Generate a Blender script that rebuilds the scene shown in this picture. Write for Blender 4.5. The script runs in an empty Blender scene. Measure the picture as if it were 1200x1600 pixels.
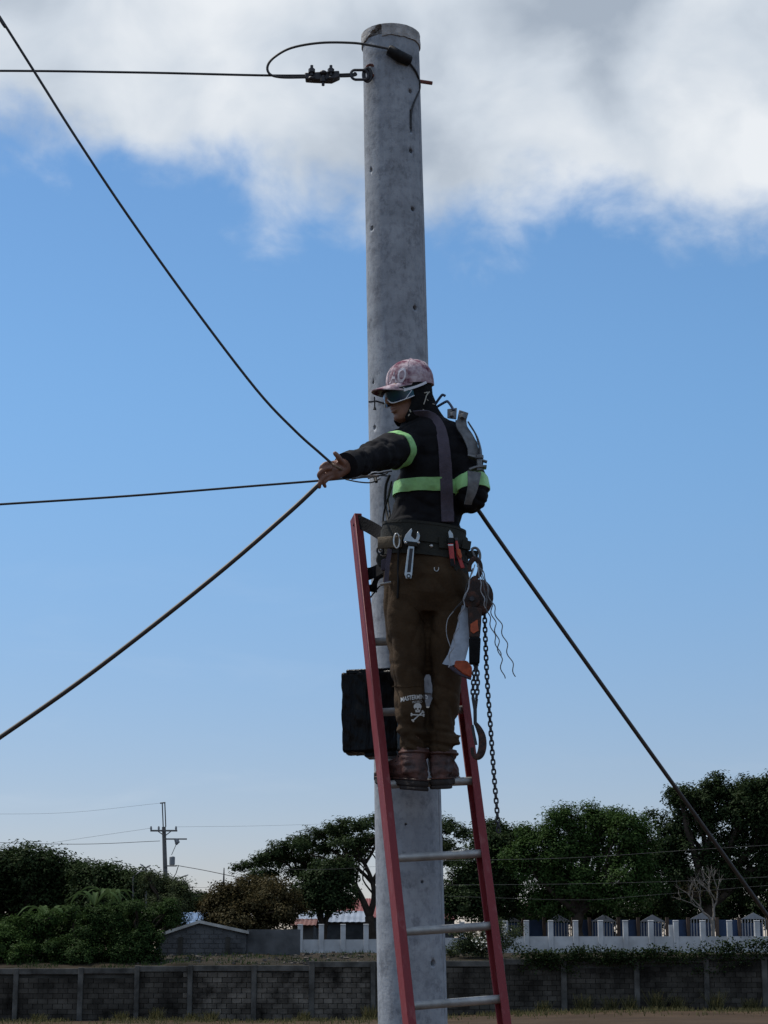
import bpy, bmesh, math, random
import numpy as np
from mathutils import Vector, Matrix, noise
from mathutils.bvhtree import BVHTree

scene = bpy.context.scene
C = scene.collection
rnd = random.Random(7)
R = math.radians

# ------------------------------------------------------------------ camera
CAM = Vector((0, 0, 1.5)); FPX = 3080.0; PITCH = math.atan(730 / 3080)
cd = bpy.data.cameras.new('camera'); cam = bpy.data.objects.new('camera', cd); C.objects.link(cam)
cd.sensor_fit = 'VERTICAL'; cd.sensor_height = 24; cd.lens = 24 * FPX / 1600
cd.clip_start = 0.1; cd.clip_end = 5000
cam.location = CAM; cam.rotation_euler = (math.pi / 2 + PITCH, 0, 0)
scene.camera = cam
FWD = Vector((0, math.cos(PITCH), math.sin(PITCH))); UP = Vector((0, -math.sin(PITCH), math.cos(PITCH)))

# ------------------------------------------------------------------ light
EXPOSURE = 0.1
SKY_STRENGTH = 0.1
SUN_EL = R(60); SUN_AZ = R(-62)            # azimuth from +Y towards +X
to_sun = Vector((math.sin(SUN_AZ) * math.cos(SUN_EL), math.cos(SUN_AZ) * math.cos(SUN_EL), math.sin(SUN_EL)))
sd = bpy.data.lights.new('sun', 'SUN'); sd.energy = 3.2; sd.angle = R(0.6); sd.color = (1.0, 0.95, 0.87)
sun = bpy.data.objects.new('sun', sd); C.objects.link(sun)
sun.rotation_euler = to_sun.to_track_quat('Z', 'Y').to_euler(); sun.location = (-20, 20, 60)

world = bpy.data.worlds.new('World'); scene.world = world; world.use_nodes = True
def build_world():
    nt = world.node_tree; N = nt.nodes; L = nt.links
    for n in list(N): N.remove(n)
    out = N.new('ShaderNodeOutputWorld'); bg = N.new('ShaderNodeBackground'); L.new(bg.outputs[0], out.inputs[0])
    bg.inputs[1].default_value = SKY_STRENGTH
    sky = N.new('ShaderNodeTexSky'); sky.sky_type = 'NISHITA'; sky.sun_disc = False
    sky.sun_elevation = SUN_EL; sky.sun_rotation = SUN_AZ
    sky.air_density = 1.0; sky.dust_density = 0.2; sky.ozone_density = 2.0; sky.altitude = 50
    hs = N.new('ShaderNodeHueSaturation'); hs.inputs['Saturation'].default_value = 1.12; hs.inputs['Value'].default_value = 1.0
    L.new(sky.outputs[0], hs.inputs['Color'])
    tint = N.new('ShaderNodeVectorMath'); tint.operation = 'MULTIPLY'; tint.inputs[1].default_value = (1.08, 1.22, 1.25)
    L.new(hs.outputs[0], tint.inputs[0])
    tc = N.new('ShaderNodeTexCoord')
    sep = N.new('ShaderNodeSeparateXYZ'); L.new(tc.outputs['Generated'], sep.inputs[0])
    def m(op, a, b=None, c=None, clamp=False):
        n = N.new('ShaderNodeMath'); n.operation = op; n.use_clamp = clamp
        for i, v in enumerate((a, b, c)):
            if v is None: continue
            if isinstance(v, (int, float)): n.inputs[i].default_value = v
            else: L.new(v, n.inputs[i])
        return n.outputs[0]
    def mr(v, a, b, c, d):
        n = N.new('ShaderNodeMapRange'); n.interpolation_type = 'SMOOTHSTEP'
        L.new(v, n.inputs['Value'])
        for k, x in zip(('From Min', 'From Max', 'To Min', 'To Max'), (a, b, c, d)): n.inputs[k].default_value = x
        return n.outputs[0]
    def noi(scale, detail, rough, off, dist=0.0, stretch=(1, 1, 1.15)):
        mp = N.new('ShaderNodeMapping'); L.new(tc.outputs['Generated'], mp.inputs[0])
        mp.inputs['Location'].default_value = off; mp.inputs['Scale'].default_value = stretch
        n = N.new('ShaderNodeTexNoise'); n.inputs['Scale'].default_value = scale
        n.inputs['Detail'].default_value = detail; n.inputs['Roughness'].default_value = rough
        n.inputs['Distortion'].default_value = dist
        L.new(mp.outputs[0], n.inputs['Vector']); return n.outputs[0]
    az = m('MULTIPLY', m('ARCTAN2', sep.outputs[0], sep.outputs[1]), 180 / math.pi)
    el = m('MULTIPLY', m('ARCSINE', sep.outputs[2]), 180 / math.pi)
    # whiter, duller air low over the horizon
    hz = N.new('ShaderNodeMix'); hz.data_type = 'RGBA'; L.new(mr(el, -1.0, 19, 1, 0), hz.inputs[0]); hz.inputs[6].default_value = (1, 1, 1, 1); hz.inputs[7].default_value = (0.74, 0.56, 0.64, 1)
    low = N.new('ShaderNodeVectorMath'); low.operation = 'MULTIPLY'; L.new(tint.outputs[0], low.inputs[0]); L.new(hz.outputs[2], low.inputs[1])
    # lower edge of the cloud deck, degrees of elevation by azimuth
    fc = N.new('ShaderNodeFloatCurve')
    pts = [(-180, 23), (-40, 23), (-12, 23.2), (-8, 23.2), (-6, 22.8), (-4.6, 22.0), (-2, 21.8), (2, 22.0), (5, 21.4), (8.5, 20.6), (12, 20.7), (40, 23), (180, 23)]
    fc.mapping.use_clip = False
    cv = fc.mapping.curves[0]
    nx = lambda a: (a + 40) / 80
    cv.points[0].location = (nx(-40), 23 / 30); cv.points[1].location = (nx(40), 23 / 30)
    for a, e in pts[2:-2]: cv.points.new(nx(a), e / 30)
    fc.mapping.update()
    azn = m('MULTIPLY_ADD', az, 1 / 80, 0.5, clamp=True)
    L.new(azn, fc.inputs['Value'])
    edge = m('MULTIPLY', fc.outputs[0], 30)
    n1 = noi(9, 7, 0.5, (3.1, 1.7, 0.4), 0.25)
    n2 = noi(24, 8, 0.56, (0.3, 2.2, 5.0), 0.3)
    d = m('SUBTRACT', el, edge)
    d = m('ADD', d, m('MULTIPLY', m('SUBTRACT', n1, 0.5), 7.0))
    d = m('ADD', d, m('MULTIPLY', m('SUBTRACT', n2, 0.5), 3.6))
    dens = mr(d, -0.7, 2.0, 0, 1)
    nb = noi(3.2, 6, 0.55, (7.0, 0.2, 1.0), 0.2)
    broken = mr(nb, 0.46, 0.6, 0, 1)
    hi = mr(el, 30, 50, 0, 1)
    keep = m('ADD', m('MULTIPLY', broken, hi), m('SUBTRACT', 1.0, hi))
    dens = m('MULTIPLY', dens, keep)
    # thin wisps low over the horizon
    nw = noi(9, 6, 0.55, (1.0, 4.0, 2.0), 0.4, (1, 1, 4.5))
    wisp = m('MULTIPLY', mr(nw, 0.5, 0.8, 0, 0.12), mr(el, 16, 2, 0, 1))
    dens = m('MAXIMUM', dens, wisp)
    # body of the cloud: thick grey undersides and white billows
    n3 = noi(6.0, 5, 0.45, (1.4, 9.3, 2.4), 0.2)
    n4 = noi(17, 6, 0.48, (4.4, 0.3, 7.4), 0.3)
    shade = m('ADD', m('MULTIPLY', n3, 0.66), m('MULTIPLY', n4, 0.34))
    shade = m('SUBTRACT', shade, m('MULTIPLY', m('MULTIPLY', mr(az, 1.5, 8, 0, 1), mr(d, 2.6, 5.5, 0, 1)), 0.075))
    shade = m('ADD', shade, m('MULTIPLY', mr(az, 2, -6, 0, 1), 0.05))
    cr = N.new('ShaderNodeValToRGB'); L.new(shade, cr.inputs[0])
    e = cr.color_ramp.elements
    e[0].position = 0.38; e[0].color = (0.38, 0.44, 0.52, 1)
    e[1].position = 0.60; e[1].color = (0.84, 0.87, 0.90, 1)
    x = cr.color_ramp.elements.new(0.49); x.color = (0.62, 0.68, 0.75, 1)
    sc = N.new('ShaderNodeVectorMath'); sc.operation = 'SCALE'; L.new(cr.outputs[0], sc.inputs[0]); sc.inputs['Scale'].default_value = 9.5
    mx = N.new('ShaderNodeMix'); mx.data_type = 'RGBA'
    L.new(m('MULTIPLY', dens, 0.96), mx.inputs[0]); L.new(low.outputs[0], mx.inputs[6]); L.new(sc.outputs[0], mx.inputs[7])
    L.new(mx.outputs[2], bg.inputs[0])
build_world()
vs = scene.view_settings
vs.view_transform = 'Standard'; vs.look = 'None'; vs.exposure = EXPOSURE; vs.gamma = 1; vs.use_curve_mapping = False
scene.display_settings.display_device = 'sRGB'

# ------------------------------------------------------------------ helpers
def ray(px, py):
    return FWD + Vector((1, 0, 0)) * ((px - 600) / FPX) + UP * ((800 - py) / FPX)
def U(px, py, Y):                       # the point of the upright plane y = Y that stands at this place of the view
    d = ray(px, py); return CAM + d * ((Y - CAM.y) / d.y)
def mpp(p):                             # metres per photograph pixel at a point
    return (p - CAM).dot(FWD) / FPX
def proj(p):
    q = p - CAM; z = q.dot(FWD); return 600 + FPX * q.x / z, 800 - FPX * q.dot(UP) / z

ORG = {}
def tag(o, label=None, cat=None, group=None, kind=None):
    if label: o['label'] = label
    if cat: o['category'] = cat
    if group: o['group'] = group
    if kind: o['kind'] = kind
    return o
def thing(name, loc, label, cat, group=None):
    o = bpy.data.objects.new(name, None); C.objects.link(o); o.location = loc; o.empty_display_size = 0.1
    ORG[o] = Vector(loc); return tag(o, label, cat, group)

def rot_from(x, z):
    x = x.normalized(); y = z.cross(x).normalized(); z = x.cross(y)
    return Matrix((x, y, z)).transposed()

class MB:
    def __init__(s): s.v = []; s.f = []
    def add(s, vs, fs):
        o = len(s.v); s.v += [Vector(p) for p in vs]; s.f += [tuple(i + o for i in f) for f in fs]; return s
    def box(s, c, size, rot=None):
        hx, hy, hz = size[0] / 2, size[1] / 2, size[2] / 2
        vs = [Vector((x, y, z)) for x in (-hx, hx) for y in (-hy, hy) for z in (-hz, hz)]
        if rot: vs = [rot @ p for p in vs]
        c = Vector(c)
        return s.add([p + c for p in vs], [(0, 1, 3, 2), (4, 6, 7, 5), (0, 4, 5, 1), (2, 3, 7, 6), (0, 2, 6, 4), (1, 5, 7, 3)])
    def loft(s, rings, closed=True, cap=True):
        n = len(rings[0]); vs = [p for r in rings for p in r]; fs = []
        for i in range(len(rings) - 1):
            for j in range(n if closed else n - 1):
                k = (j + 1) % n
                fs.append((i * n + j, i * n + k, (i + 1) * n + k, (i + 1) * n + j))
        if cap and closed:
            fs.append(tuple(range(n))[::-1]); fs.append(tuple(range((len(rings) - 1) * n, len(rings) * n)))
        return s.add(vs, fs)
    def tube(s, pts, r, n=8, flat=1.0, up=None, cap=True, closed=False):
        pts = [Vector(p) for p in pts]; m = len(pts)
        rs = r if isinstance(r, (list, tuple)) else [r] * m
        T = []
        for i in range(m):
            a = pts[i - 1] if (i > 0 or closed) else pts[i]; b = pts[(i + 1) % m] if (i < m - 1 or closed) else pts[i]
            T.append((b - a).normalized())
        nrm = Vector(up) if up else (Vector((0, 0, 1)) if abs(T[0].z) < 0.9 else Vector((1, 0, 0)))
        rings = []
        for i in range(m):
            nrm = (nrm - T[i] * nrm.dot(T[i])).normalized(); bn = T[i].cross(nrm)
            rings.append([pts[i] + nrm * (math.cos(2 * math.pi * k / n) * rs[i] * flat) + bn * (math.sin(2 * math.pi * k / n) * rs[i]) for k in range(n)])
        if closed: rings.append(rings[0])
        return s.loft(rings, cap=cap and not closed)
    def ribbon(s, pts, wv, th):         # flat bar through pts, width vector(s) wv (full), thickness th
        pts = [Vector(p) for p in pts]; m = len(pts); rings = []
        for i in range(m):
            t = (pts[min(i + 1, m - 1)] - pts[max(i - 1, 0)]).normalized()
            w = Vector(wv[i] if isinstance(wv, list) else wv); w2 = w - t * w.dot(t)
            w2 = w2.normalized() * w.length / 2; n_ = t.cross(w2).normalized() * th / 2
            rings.append([pts[i] + w2 + n_, pts[i] - w2 + n_, pts[i] - w2 - n_, pts[i] + w2 - n_])
        return s.loft(rings)
    def prism(s, outline, ext):         # closed outline of 3-D points pushed along ext
        a = [Vector(p) for p in outline]; return s.loft([a, [p + Vector(ext) for p in a]])
    def ball(s, c, r, n=10, m=6):
        c = Vector(c); r = Vector((r, r, r)) if isinstance(r, (int, float)) else Vector(r)
        rings = []
        for i in range(m + 1):
            ph = math.pi * (i + 0.02 * (i == 0) - 0.02 * (i == m)) / m
            rings.append([c + Vector((math.sin(ph) * math.cos(2 * math.pi * k / n) * r.x, math.sin(ph) * math.sin(2 * math.pi * k / n) * r.y, -math.cos(ph) * r.z)) for k in range(n)])
        return s.loft(rings)
    def mesh(s, name, origin, bevel=0, seg=1, sharp=40, smooth=True):
        bm = bmesh.new(); vv = [bm.verts.new(p - origin) for p in s.v]
        for f in s.f:
            try: bm.faces.new([vv[i] for i in f])
            except ValueError: pass
        bmesh.ops.recalc_face_normals(bm, faces=bm.faces)
        if bevel:
            es = [e for e in bm.edges if len(e.link_faces) == 2 and e.calc_face_angle(0) > R(30)]
            bmesh.ops.bevel(bm, geom=es, offset=bevel, segments=seg, affect='EDGES', clamp_overlap=True)
        for f in bm.faces: f.smooth = smooth
        for e in bm.edges: e.smooth = not (len(e.link_faces) == 2 and e.calc_face_angle(0) > R(sharp))
        me = bpy.data.meshes.new(name); bm.to_mesh(me); bm.free(); return me
    def base(s):
        lo = Vector([min(p[i] for p in s.v) for i in range(3)]); hi = Vector([max(p[i] for p in s.v) for i in range(3)])
        return Vector(((lo.x + hi.x) / 2, (lo.y + hi.y) / 2, lo.z))
    def build(s, name, mat, parent=None, **k):
        o_ = ORG[parent] if parent is not None else s.base()
        me = s.mesh(name, o_, **k); return place(name, me, mat, parent, o_)
def place(name, me, mat, parent=None, org=Vector((0, 0, 0))):
    ob = bpy.data.objects.new(name, me); C.objects.link(ob)
    if len(me.materials) == 0: me.materials.append(mat)
    ORG[ob] = Vector(org)
    if parent is not None: ob.parent = parent
    else: ob.location = org
    return ob
def fastmesh(name, V, F, n):            # numpy vertices (k,3) and faces (m,n)
    me = bpy.data.meshes.new(name); V = np.asarray(V, np.float32); F = np.asarray(F, np.int32)
    me.vertices.add(len(V)); me.vertices.foreach_set('co', V.ravel())
    me.loops.add(F.size); me.loops.foreach_set('vertex_index', F.ravel())
    me.polygons.add(len(F)); me.polygons.foreach_set('loop_start', np.arange(0, F.size, n, dtype=np.int32))
    me.update(calc_edges=True); return me
def voxel(mb, size, it=4, fac=0.5):
    me = mb.mesh('tmp', Vector((0, 0, 0))); ob = bpy.data.objects.new('tmp', me); C.objects.link(ob)
    m = ob.modifiers.new('r', 'REMESH'); m.mode = 'VOXEL'; m.voxel_size = size; m.adaptivity = 0
    if it: s = ob.modifiers.new('s', 'SMOOTH'); s.factor = fac; s.iterations = it
    dg = bpy.context.evaluated_depsgraph_get(); out = bpy.data.meshes.new_from_object(ob.evaluated_get(dg))
    bpy.data.objects.remove(ob); bpy.data.meshes.remove(me)
    for p in out.polygons: p.use_smooth = True
    return out
def displace(me, fn):                   # push vertices along their normals by fn(co)
    ns = [v.normal.copy() for v in me.vertices]
    for v, n in zip(me.vertices, ns): v.co = v.co + n * fn(v.co)
    me.update()
def bvh(me): return BVHTree.FromPolygons([v.co for v in me.vertices], [tuple(p.vertices) for p in me.polygons])
def shift(me, org): me.transform(Matrix.Translation(-org)); return me
def curve_pts(pts, n=8):                # smooth curve through points
    pts = [Vector(p) for p in pts]; out = []
    P = [pts[0] * 2 - pts[1]] + pts + [pts[-1] * 2 - pts[-2]]
    for i in range(1, len(P) - 2):
        for k in range(n):
            t = k / n; a, b, c, d = P[i - 1], P[i], P[i + 1], P[i + 2]
            out.append(0.5 * ((2 * b) + (c - a) * t + (2 * a - 5 * b + 4 * c - d) * t * t + (3 * b - a - 3 * c + d) * t ** 3))
    out.append(pts[-1]); return out

# ------------------------------------------------------------------ materials
def mat(name, col, rough=0.8, metal=0.0, var=0.25, vs=8.0, bump=0.0, bs=60.0, col2=None, lo=0.35, hi=0.65, detail=6, stretch=(1, 1, 1), world_pos=False, island=0.0, objrand=0.0, spec=None):
    m = bpy.data.materials.new(name); m.use_nodes = True; nt = m.node_tree; N = nt.nodes; L = nt.links
    b = N['Principled BSDF']; b.inputs['Roughness'].default_value = rough; b.inputs['Metallic'].default_value = metal
    if spec is not None: b.inputs['Specular IOR Level'].default_value = spec
    if world_pos: vec = N.new('ShaderNodeNewGeometry').outputs['Position']
    else: vec = N.new('ShaderNodeTexCoord').outputs['Object']
    mp = N.new('ShaderNodeMapping'); mp.inputs['Scale'].default_value = stretch; L.new(vec, mp.inputs[0])
    no = N.new('ShaderNodeTexNoise'); no.inputs['Scale'].default_value = vs; no.inputs['Detail'].default_value = detail; no.inputs['Roughness'].default_value = 0.6
    L.new(mp.outputs[0], no.inputs['Vector'])
    cr = N.new('ShaderNodeValToRGB'); L.new(no.outputs[0], cr.inputs[0])
    c2 = col2 or tuple(min(1, c * (1 + var)) for c in col); c1 = col if col2 else tuple(c * (1 - var) for c in col)
    cr.color_ramp.elements[0].position = lo; cr.color_ramp.elements[0].color = (*c1, 1)
    cr.color_ramp.elements[1].position = hi; cr.color_ramp.elements[1].color = (*c2, 1)
    res = cr.outputs[0]
    if island or objrand:
        f = None
        if island: g = N.new('ShaderNodeNewGeometry'); f = (g.outputs['Random Per Island'], island)
        if objrand: g = N.new('ShaderNodeObjectInfo'); f = (g.outputs['Random'], objrand)
        mr = N.new('ShaderNodeMapRange'); L.new(f[0], mr.inputs[0]); mr.inputs[3].default_value = 1 - f[1]; mr.inputs[4].default_value = 1 + f[1]
        sc = N.new('ShaderNodeVectorMath'); sc.operation = 'SCALE'; L.new(res, sc.inputs[0]); L.new(mr.outputs[0], sc.inputs['Scale']); res = sc.outputs[0]
    L.new(res, b.inputs['Base Color'])
    if bump:
        n2 = N.new('ShaderNodeTexNoise'); n2.inputs['Scale'].default_value = bs; n2.inputs['Detail'].default_value = 5; L.new(mp.outputs[0], n2.inputs['Vector'])
        bp = N.new('ShaderNodeBump'); bp.inputs['Strength'].default_value = bump; bp.inputs['Distance'].default_value = 0.01
        L.new(n2.outputs[0], bp.inputs['Height']); L.new(bp.outputs[0], b.inputs['Normal'])
    return m
def leafmat(name, c1, c2, trans=0.3):
    m = bpy.data.materials.new(name); m.use_nodes = True; nt = m.node_tree; N = nt.nodes; L = nt.links
    for n in list(N): N.remove(n)
    out = N.new('ShaderNodeOutputMaterial'); g = N.new('ShaderNodeNewGeometry')
    cr = N.new('ShaderNodeValToRGB'); L.new(g.outputs['Random Per Island'], cr.inputs[0])
    cr.color_ramp.elements[0].color = (*c1, 1); cr.color_ramp.elements[1].color = (*c2, 1)
    d = N.new('ShaderNodeBsdfDiffuse'); t = N.new('ShaderNodeBsdfTranslucent'); gl = N.new('ShaderNodeBsdfGlossy'); gl.inputs['Roughness'].default_value = 0.5
    gl.inputs['Color'].default_value = (0.8, 0.85, 0.8, 1)
    L.new(cr.outputs[0], d.inputs[0]); L.new(cr.outputs[0], t.inputs[0])
    m1 = N.new('ShaderNodeMixShader'); m1.inputs[0].default_value = trans; L.new(d.outputs[0], m1.inputs[1]); L.new(t.outputs[0], m1.inputs[2])
    m2 = N.new('ShaderNodeMixShader'); m2.inputs[0].default_value = 0.006; L.new(m1.outputs[0], m2.inputs[1]); L.new(gl.outputs[0], m2.inputs[2])
    L.new(m2.outputs[0], out.inputs[0]); return m

def concrete_mat():
    m = bpy.data.materials.new('spun_concrete'); m.use_nodes = True; nt = m.node_tree; N = nt.nodes; L = nt.links
    b = N['Principled BSDF']; b.inputs['Roughness'].default_value = 0.85; b.inputs['Specular IOR Level'].default_value = 0.2
    tc = N.new('ShaderNodeTexCoord').outputs['Object']
    def noi(scale, st, det=7, ro=0.62):
        mp = N.new('ShaderNodeMapping'); mp.inputs['Scale'].default_value = st; L.new(tc, mp.inputs[0])
        n = N.new('ShaderNodeTexNoise'); n.inputs['Scale'].default_value = scale; n.inputs['Detail'].default_value = det; n.inputs['Roughness'].default_value = ro
        L.new(mp.outputs[0], n.inputs['Vector']); return n.outputs[0]
    def ramp(v, stops):
        c = N.new('ShaderNodeValToRGB'); L.new(v, c.inputs[0]); e = c.color_ramp.elements
        e[0].position, e[0].color = stops[0][0], (*stops[0][1], 1); e[1].position, e[1].color = stops[-1][0], (*stops[-1][1], 1)
        for p, cc in stops[1:-1]: x = e.new(p); x.color = (*cc, 1)
        return c.outputs[0]
    def mul(a, bb, f=1.0):
        x = N.new('ShaderNodeMix'); x.data_type = 'RGBA'; x.blend_type = 'MULTIPLY'; x.inputs[0].default_value = f
        L.new(a, x.inputs[6]); L.new(bb, x.inputs[7]); return x.outputs[2]
    base = ramp(noi(3.5, (1, 1, 0.6)), [(0.32, (0.275, 0.295, 0.325)), (0.52, (0.355, 0.38, 0.415)), (0.7, (0.425, 0.45, 0.485))])
    blotch = ramp(noi(9, (1, 1, 1), 9, 0.7), [(0.38, (0.42, 0.42, 0.44)), (0.47, (0.9, 0.9, 0.9)), (0.66, (1.0, 1.0, 1.0))])
    spots = ramp(noi(15, (1, 1, 0.8), 10, 0.75), [(0.40, (0.38, 0.38, 0.40)), (0.445, (1, 1, 1))])
    fine = ramp(noi(38, (1, 1, 0.7), 6), [(0.33, (0.70, 0.70, 0.71)), (0.5, (1, 1, 1)), (0.75, (1.0, 1.0, 1.0))])
    streak = ramp(noi(26, (1, 1, 0.06), 4), [(0.33, (0.8, 0.8, 0.81)), (0.55, (1, 1, 1))])
    band = ramp(noi(5, (0.25, 0.25, 2.2), 5), [(0.36, (0.78, 0.79, 0.8)), (0.56, (1, 1, 1))])
    c = mul(mul(mul(mul(mul(base, blotch, 0.45), fine, 0.8), streak, 0.6), band, 0.7), spots, 0.35)
    L.new(c, b.inputs['Base Color'])
    bp = N.new('ShaderNodeBump'); bp.inputs['Strength'].default_value = 0.35; bp.inputs['Distance'].default_value = 0.006
    L.new(noi(70, (1, 1, 1), 5), bp.inputs['Height']); L.new(bp.outputs[0], b.inputs['Normal'])
    return m

M = {}
M['pole'] = concrete_mat()
M['capc'] = mat('cap_concrete', (0.34, 0.33, 0.32), 0.9, var=0.3, vs=22, bump=0.5, bs=80)
M['rail'] = mat('red_fibreglass', (0.185, 0.013, 0.018), 0.6, vs=34, col2=(0.27, 0.085, 0.085), lo=0.56, hi=0.8, bump=0.25, bs=120, stretch=(1, 1, 0.25), detail=10)
M['alu'] = mat('worn_aluminium', (0.36, 0.36, 0.35), 0.5, 0.55, 0.25, 14, 0.1, 200)
M['steel'] = mat('galvanised_steel', (0.15, 0.155, 0.16), 0.55, 0.5, 0.3, 30, 0.1, 200)
M['darksteel'] = mat('dark_steel', (0.045, 0.045, 0.05), 0.55, 0.5, 0.3, 40)
M['chrome'] = mat('bright_steel', (0.42, 0.42, 0.41), 0.3, 0.9, 0.12, 60)
M['rustred'] = mat('rusty_red_steel', (0.16, 0.055, 0.04), 0.8, 0.1, 0.4, 50)
M['wire'] = mat('wire_strand', (0.035, 0.035, 0.037), 0.6, 0.3, 0.2, 100)
M['cable'] = mat('black_cable', (0.030, 0.022, 0.017), 0.5, 0, 0.2, 60)
M['copper'] = mat('brown_wire', (0.16, 0.10, 0.06), 0.5, 0.3, 0.3, 60)
M['rubber'] = mat('black_rubber', (0.012, 0.012, 0.013), 0.6, 0, 0.3, 30, spec=0.2)
M['bag'] = mat('black_plastic_film', (0.005, 0.005, 0.0055), 0.28, 0, 0.3, 12, 1.0, 16, stretch=(3, 3, 0.7), spec=0.12)
M['shirt'] = mat('black_cotton', (0.0075, 0.0075, 0.0095), 0.9, 0, 0.3, 9, 0.3, 50, spec=0.2)
M['lime'] = mat('lime_reflective_tape', (0.29, 0.60, 0.23), 0.5, 0, 0.2, 16, 0.5, 34)
M['pants'] = mat('brown_twill', (0.054, 0.0335, 0.0178), 0.9, 0, 0.28, 6, 0.3, 90, spec=0.2)
M['skin'] = mat('skin', (0.20, 0.098, 0.066), 0.55, 0, 0.14, 18, 0.1, 100)
M['lips'] = mat('lips', (0.15, 0.055, 0.05), 0.5, 0, 0.1, 30)
M['hood'] = mat('black_knit', (0.009, 0.009, 0.010), 0.95, 0, 0.3, 40, 0.4, 120, spec=0.15)
M['hoodprint'] = mat('cream_print', (0.42, 0.40, 0.34), 0.9, 0, 0.2, 40)
M['cap'] = mat('tie_dye_cotton', (0.15, 0.045, 0.075), 0.95, 0, vs=24, col2=(0.55, 0.46, 0.49), lo=0.36, hi=0.60, bump=0.4, bs=90, detail=8, spec=0.2)
M['capthread'] = mat('pale_embroidery', (0.66, 0.62, 0.66), 0.85, 0, 0.1, 80)
M['white'] = mat('white_plastic', (0.66, 0.67, 0.72), 0.4, 0, 0.05, 20)
M['lens'] = mat('mirror_lens', (0.004, 0.018, 0.075), 0.12, 0.4, vs=14, col2=(0.010, 0.055, 0.065))
M['palewire'] = mat('pale_wire', (0.30, 0.31, 0.33), 0.6, 0.2, 0.2, 60)
M['boot'] = mat('brown_leather', (0.028, 0.013, 0.011), 0.6, 0, vs=16, col2=(0.125, 0.048, 0.034), lo=0.38, hi=0.68, bump=0.4, bs=70)
M['sole'] = mat('dark_rubber_sole', (0.022, 0.016, 0.014), 0.85, 0, 0.3, 30, 0.3, 80)
M['belt'] = mat('olive_webbing', (0.016, 0.0165, 0.012), 0.85, 0, 0.25, 18, 0.3, 150)
M['leather'] = mat('tan_leather', (0.085, 0.062, 0.035), 0.8, 0, 0.3, 30, 0.3, 90)
M['strap'] = mat('purple_grey_webbing', (0.065, 0.053, 0.075), 0.8, 0, 0.2, 25, 0.3, 150)
M['red'] = mat('red_handle', (0.42, 0.035, 0.035), 0.45, 0, 0.2, 30)
M['orange'] = mat('orange_handle', (0.42, 0.075, 0.022), 0.6, 0, 0.3, 40)
M['blade'] = mat('saw_blade', (0.36, 0.39, 0.44), 0.4, 0.7, 0.2, 25)
M['rust'] = mat('rusty_hoist', (0.028, 0.018, 0.015), 0.8, 0.1, vs=26, col2=(0.12, 0.042, 0.022), lo=0.48, hi=0.72, bump=0.4, bs=80)
M['blueflex'] = mat('blue_steel_rod', (0.03, 0.055, 0.11), 0.5, 0.3, 0.2, 30)
M['print'] = mat('white_print', (0.62, 0.62, 0.60), 0.85, 0, 0.1, 90)
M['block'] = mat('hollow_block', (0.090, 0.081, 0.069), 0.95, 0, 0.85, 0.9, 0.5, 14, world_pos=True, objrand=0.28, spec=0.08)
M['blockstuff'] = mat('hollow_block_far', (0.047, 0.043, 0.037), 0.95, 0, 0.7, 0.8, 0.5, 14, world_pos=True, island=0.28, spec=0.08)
M['mortar'] = mat('stained_mortar', (0.050, 0.048, 0.043), 0.95, 0, 0.6, 0.6, 0.4, 9, world_pos=True, spec=0.08)
M['cement'] = mat('weathered_cement', (0.082, 0.080, 0.074), 0.95, 0, 0.5, 1.4, 0.4, 8, world_pos=True, spec=0.08)
M['fascia'] = mat('sunlit_cement_edge', (0.42, 0.41, 0.38), 0.9, 0, 0.25, 1.5, 0.3, 8, world_pos=True)  # roof cement lightened: sunlight on the gable edge put into the base colour
M['whitewall'] = mat('white_paint_wall', (0.44, 0.445, 0.45), 0.85, 0, 0.2, 1.0, 0.2, 8, world_pos=True)
M['bluesheet'] = mat('blue_sheet', (0.020, 0.048, 0.115), 0.7, 0, 0.25, 1.2, world_pos=True)
M['brownpost'] = mat('brown_post', (0.09, 0.06, 0.045), 0.85, 0, 0.2, 2)
M['palewhite'] = mat('pale_metal', (0.28, 0.29, 0.31), 0.6, 0, 0.1, 2)
M['redroof'] = mat('red_roof', (0.17, 0.035, 0.032), 0.7, 0, 0.25, 1.5, stretch=(1, 3, 1))
M['silverroof'] = mat('silver_roof', (0.22, 0.25, 0.30), 0.5, 0.3, 0.2, 1.0)
M['blueroof'] = mat('blue_roof', (0.08, 0.15, 0.27), 0.6, 0, 0.2, 1.0)
M['orangeroof'] = mat('orange_roof', (0.14, 0.055, 0.042), 0.7, 0, 0.2, 1.5)
M['housewall'] = mat('dark_cement_house', (0.095, 0.097, 0.10), 0.95, 0, 0.35, 0.9, 0.5, 6, world_pos=True, spec=0.08)
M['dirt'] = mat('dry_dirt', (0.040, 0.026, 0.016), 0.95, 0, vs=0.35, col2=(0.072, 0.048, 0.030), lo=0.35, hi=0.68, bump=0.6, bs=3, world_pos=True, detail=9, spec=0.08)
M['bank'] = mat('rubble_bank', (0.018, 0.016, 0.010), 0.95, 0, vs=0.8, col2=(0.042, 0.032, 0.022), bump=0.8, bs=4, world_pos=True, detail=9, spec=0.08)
M['stone'] = mat('rubble', (0.09, 0.08, 0.07), 0.95, 0, 0.4, 1.5, world_pos=True, island=0.35, spec=0.08)
M['bark'] = mat('bark', (0.050, 0.040, 0.032), 0.95, 0, 0.35, 3, 0.5, 10, spec=0.08)
M['palebark'] = mat('pale_dead_wood', (0.17, 0.15, 0.13), 0.9, 0, 0.3, 3)
M['oldpole'] = mat('weathered_pole', (0.13, 0.125, 0.12), 0.9, 0, 0.2, 3)
M['fargrey'] = mat('transformer_grey', (0.22, 0.23, 0.24), 0.6, 0.2, 0.15, 3)
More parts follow.
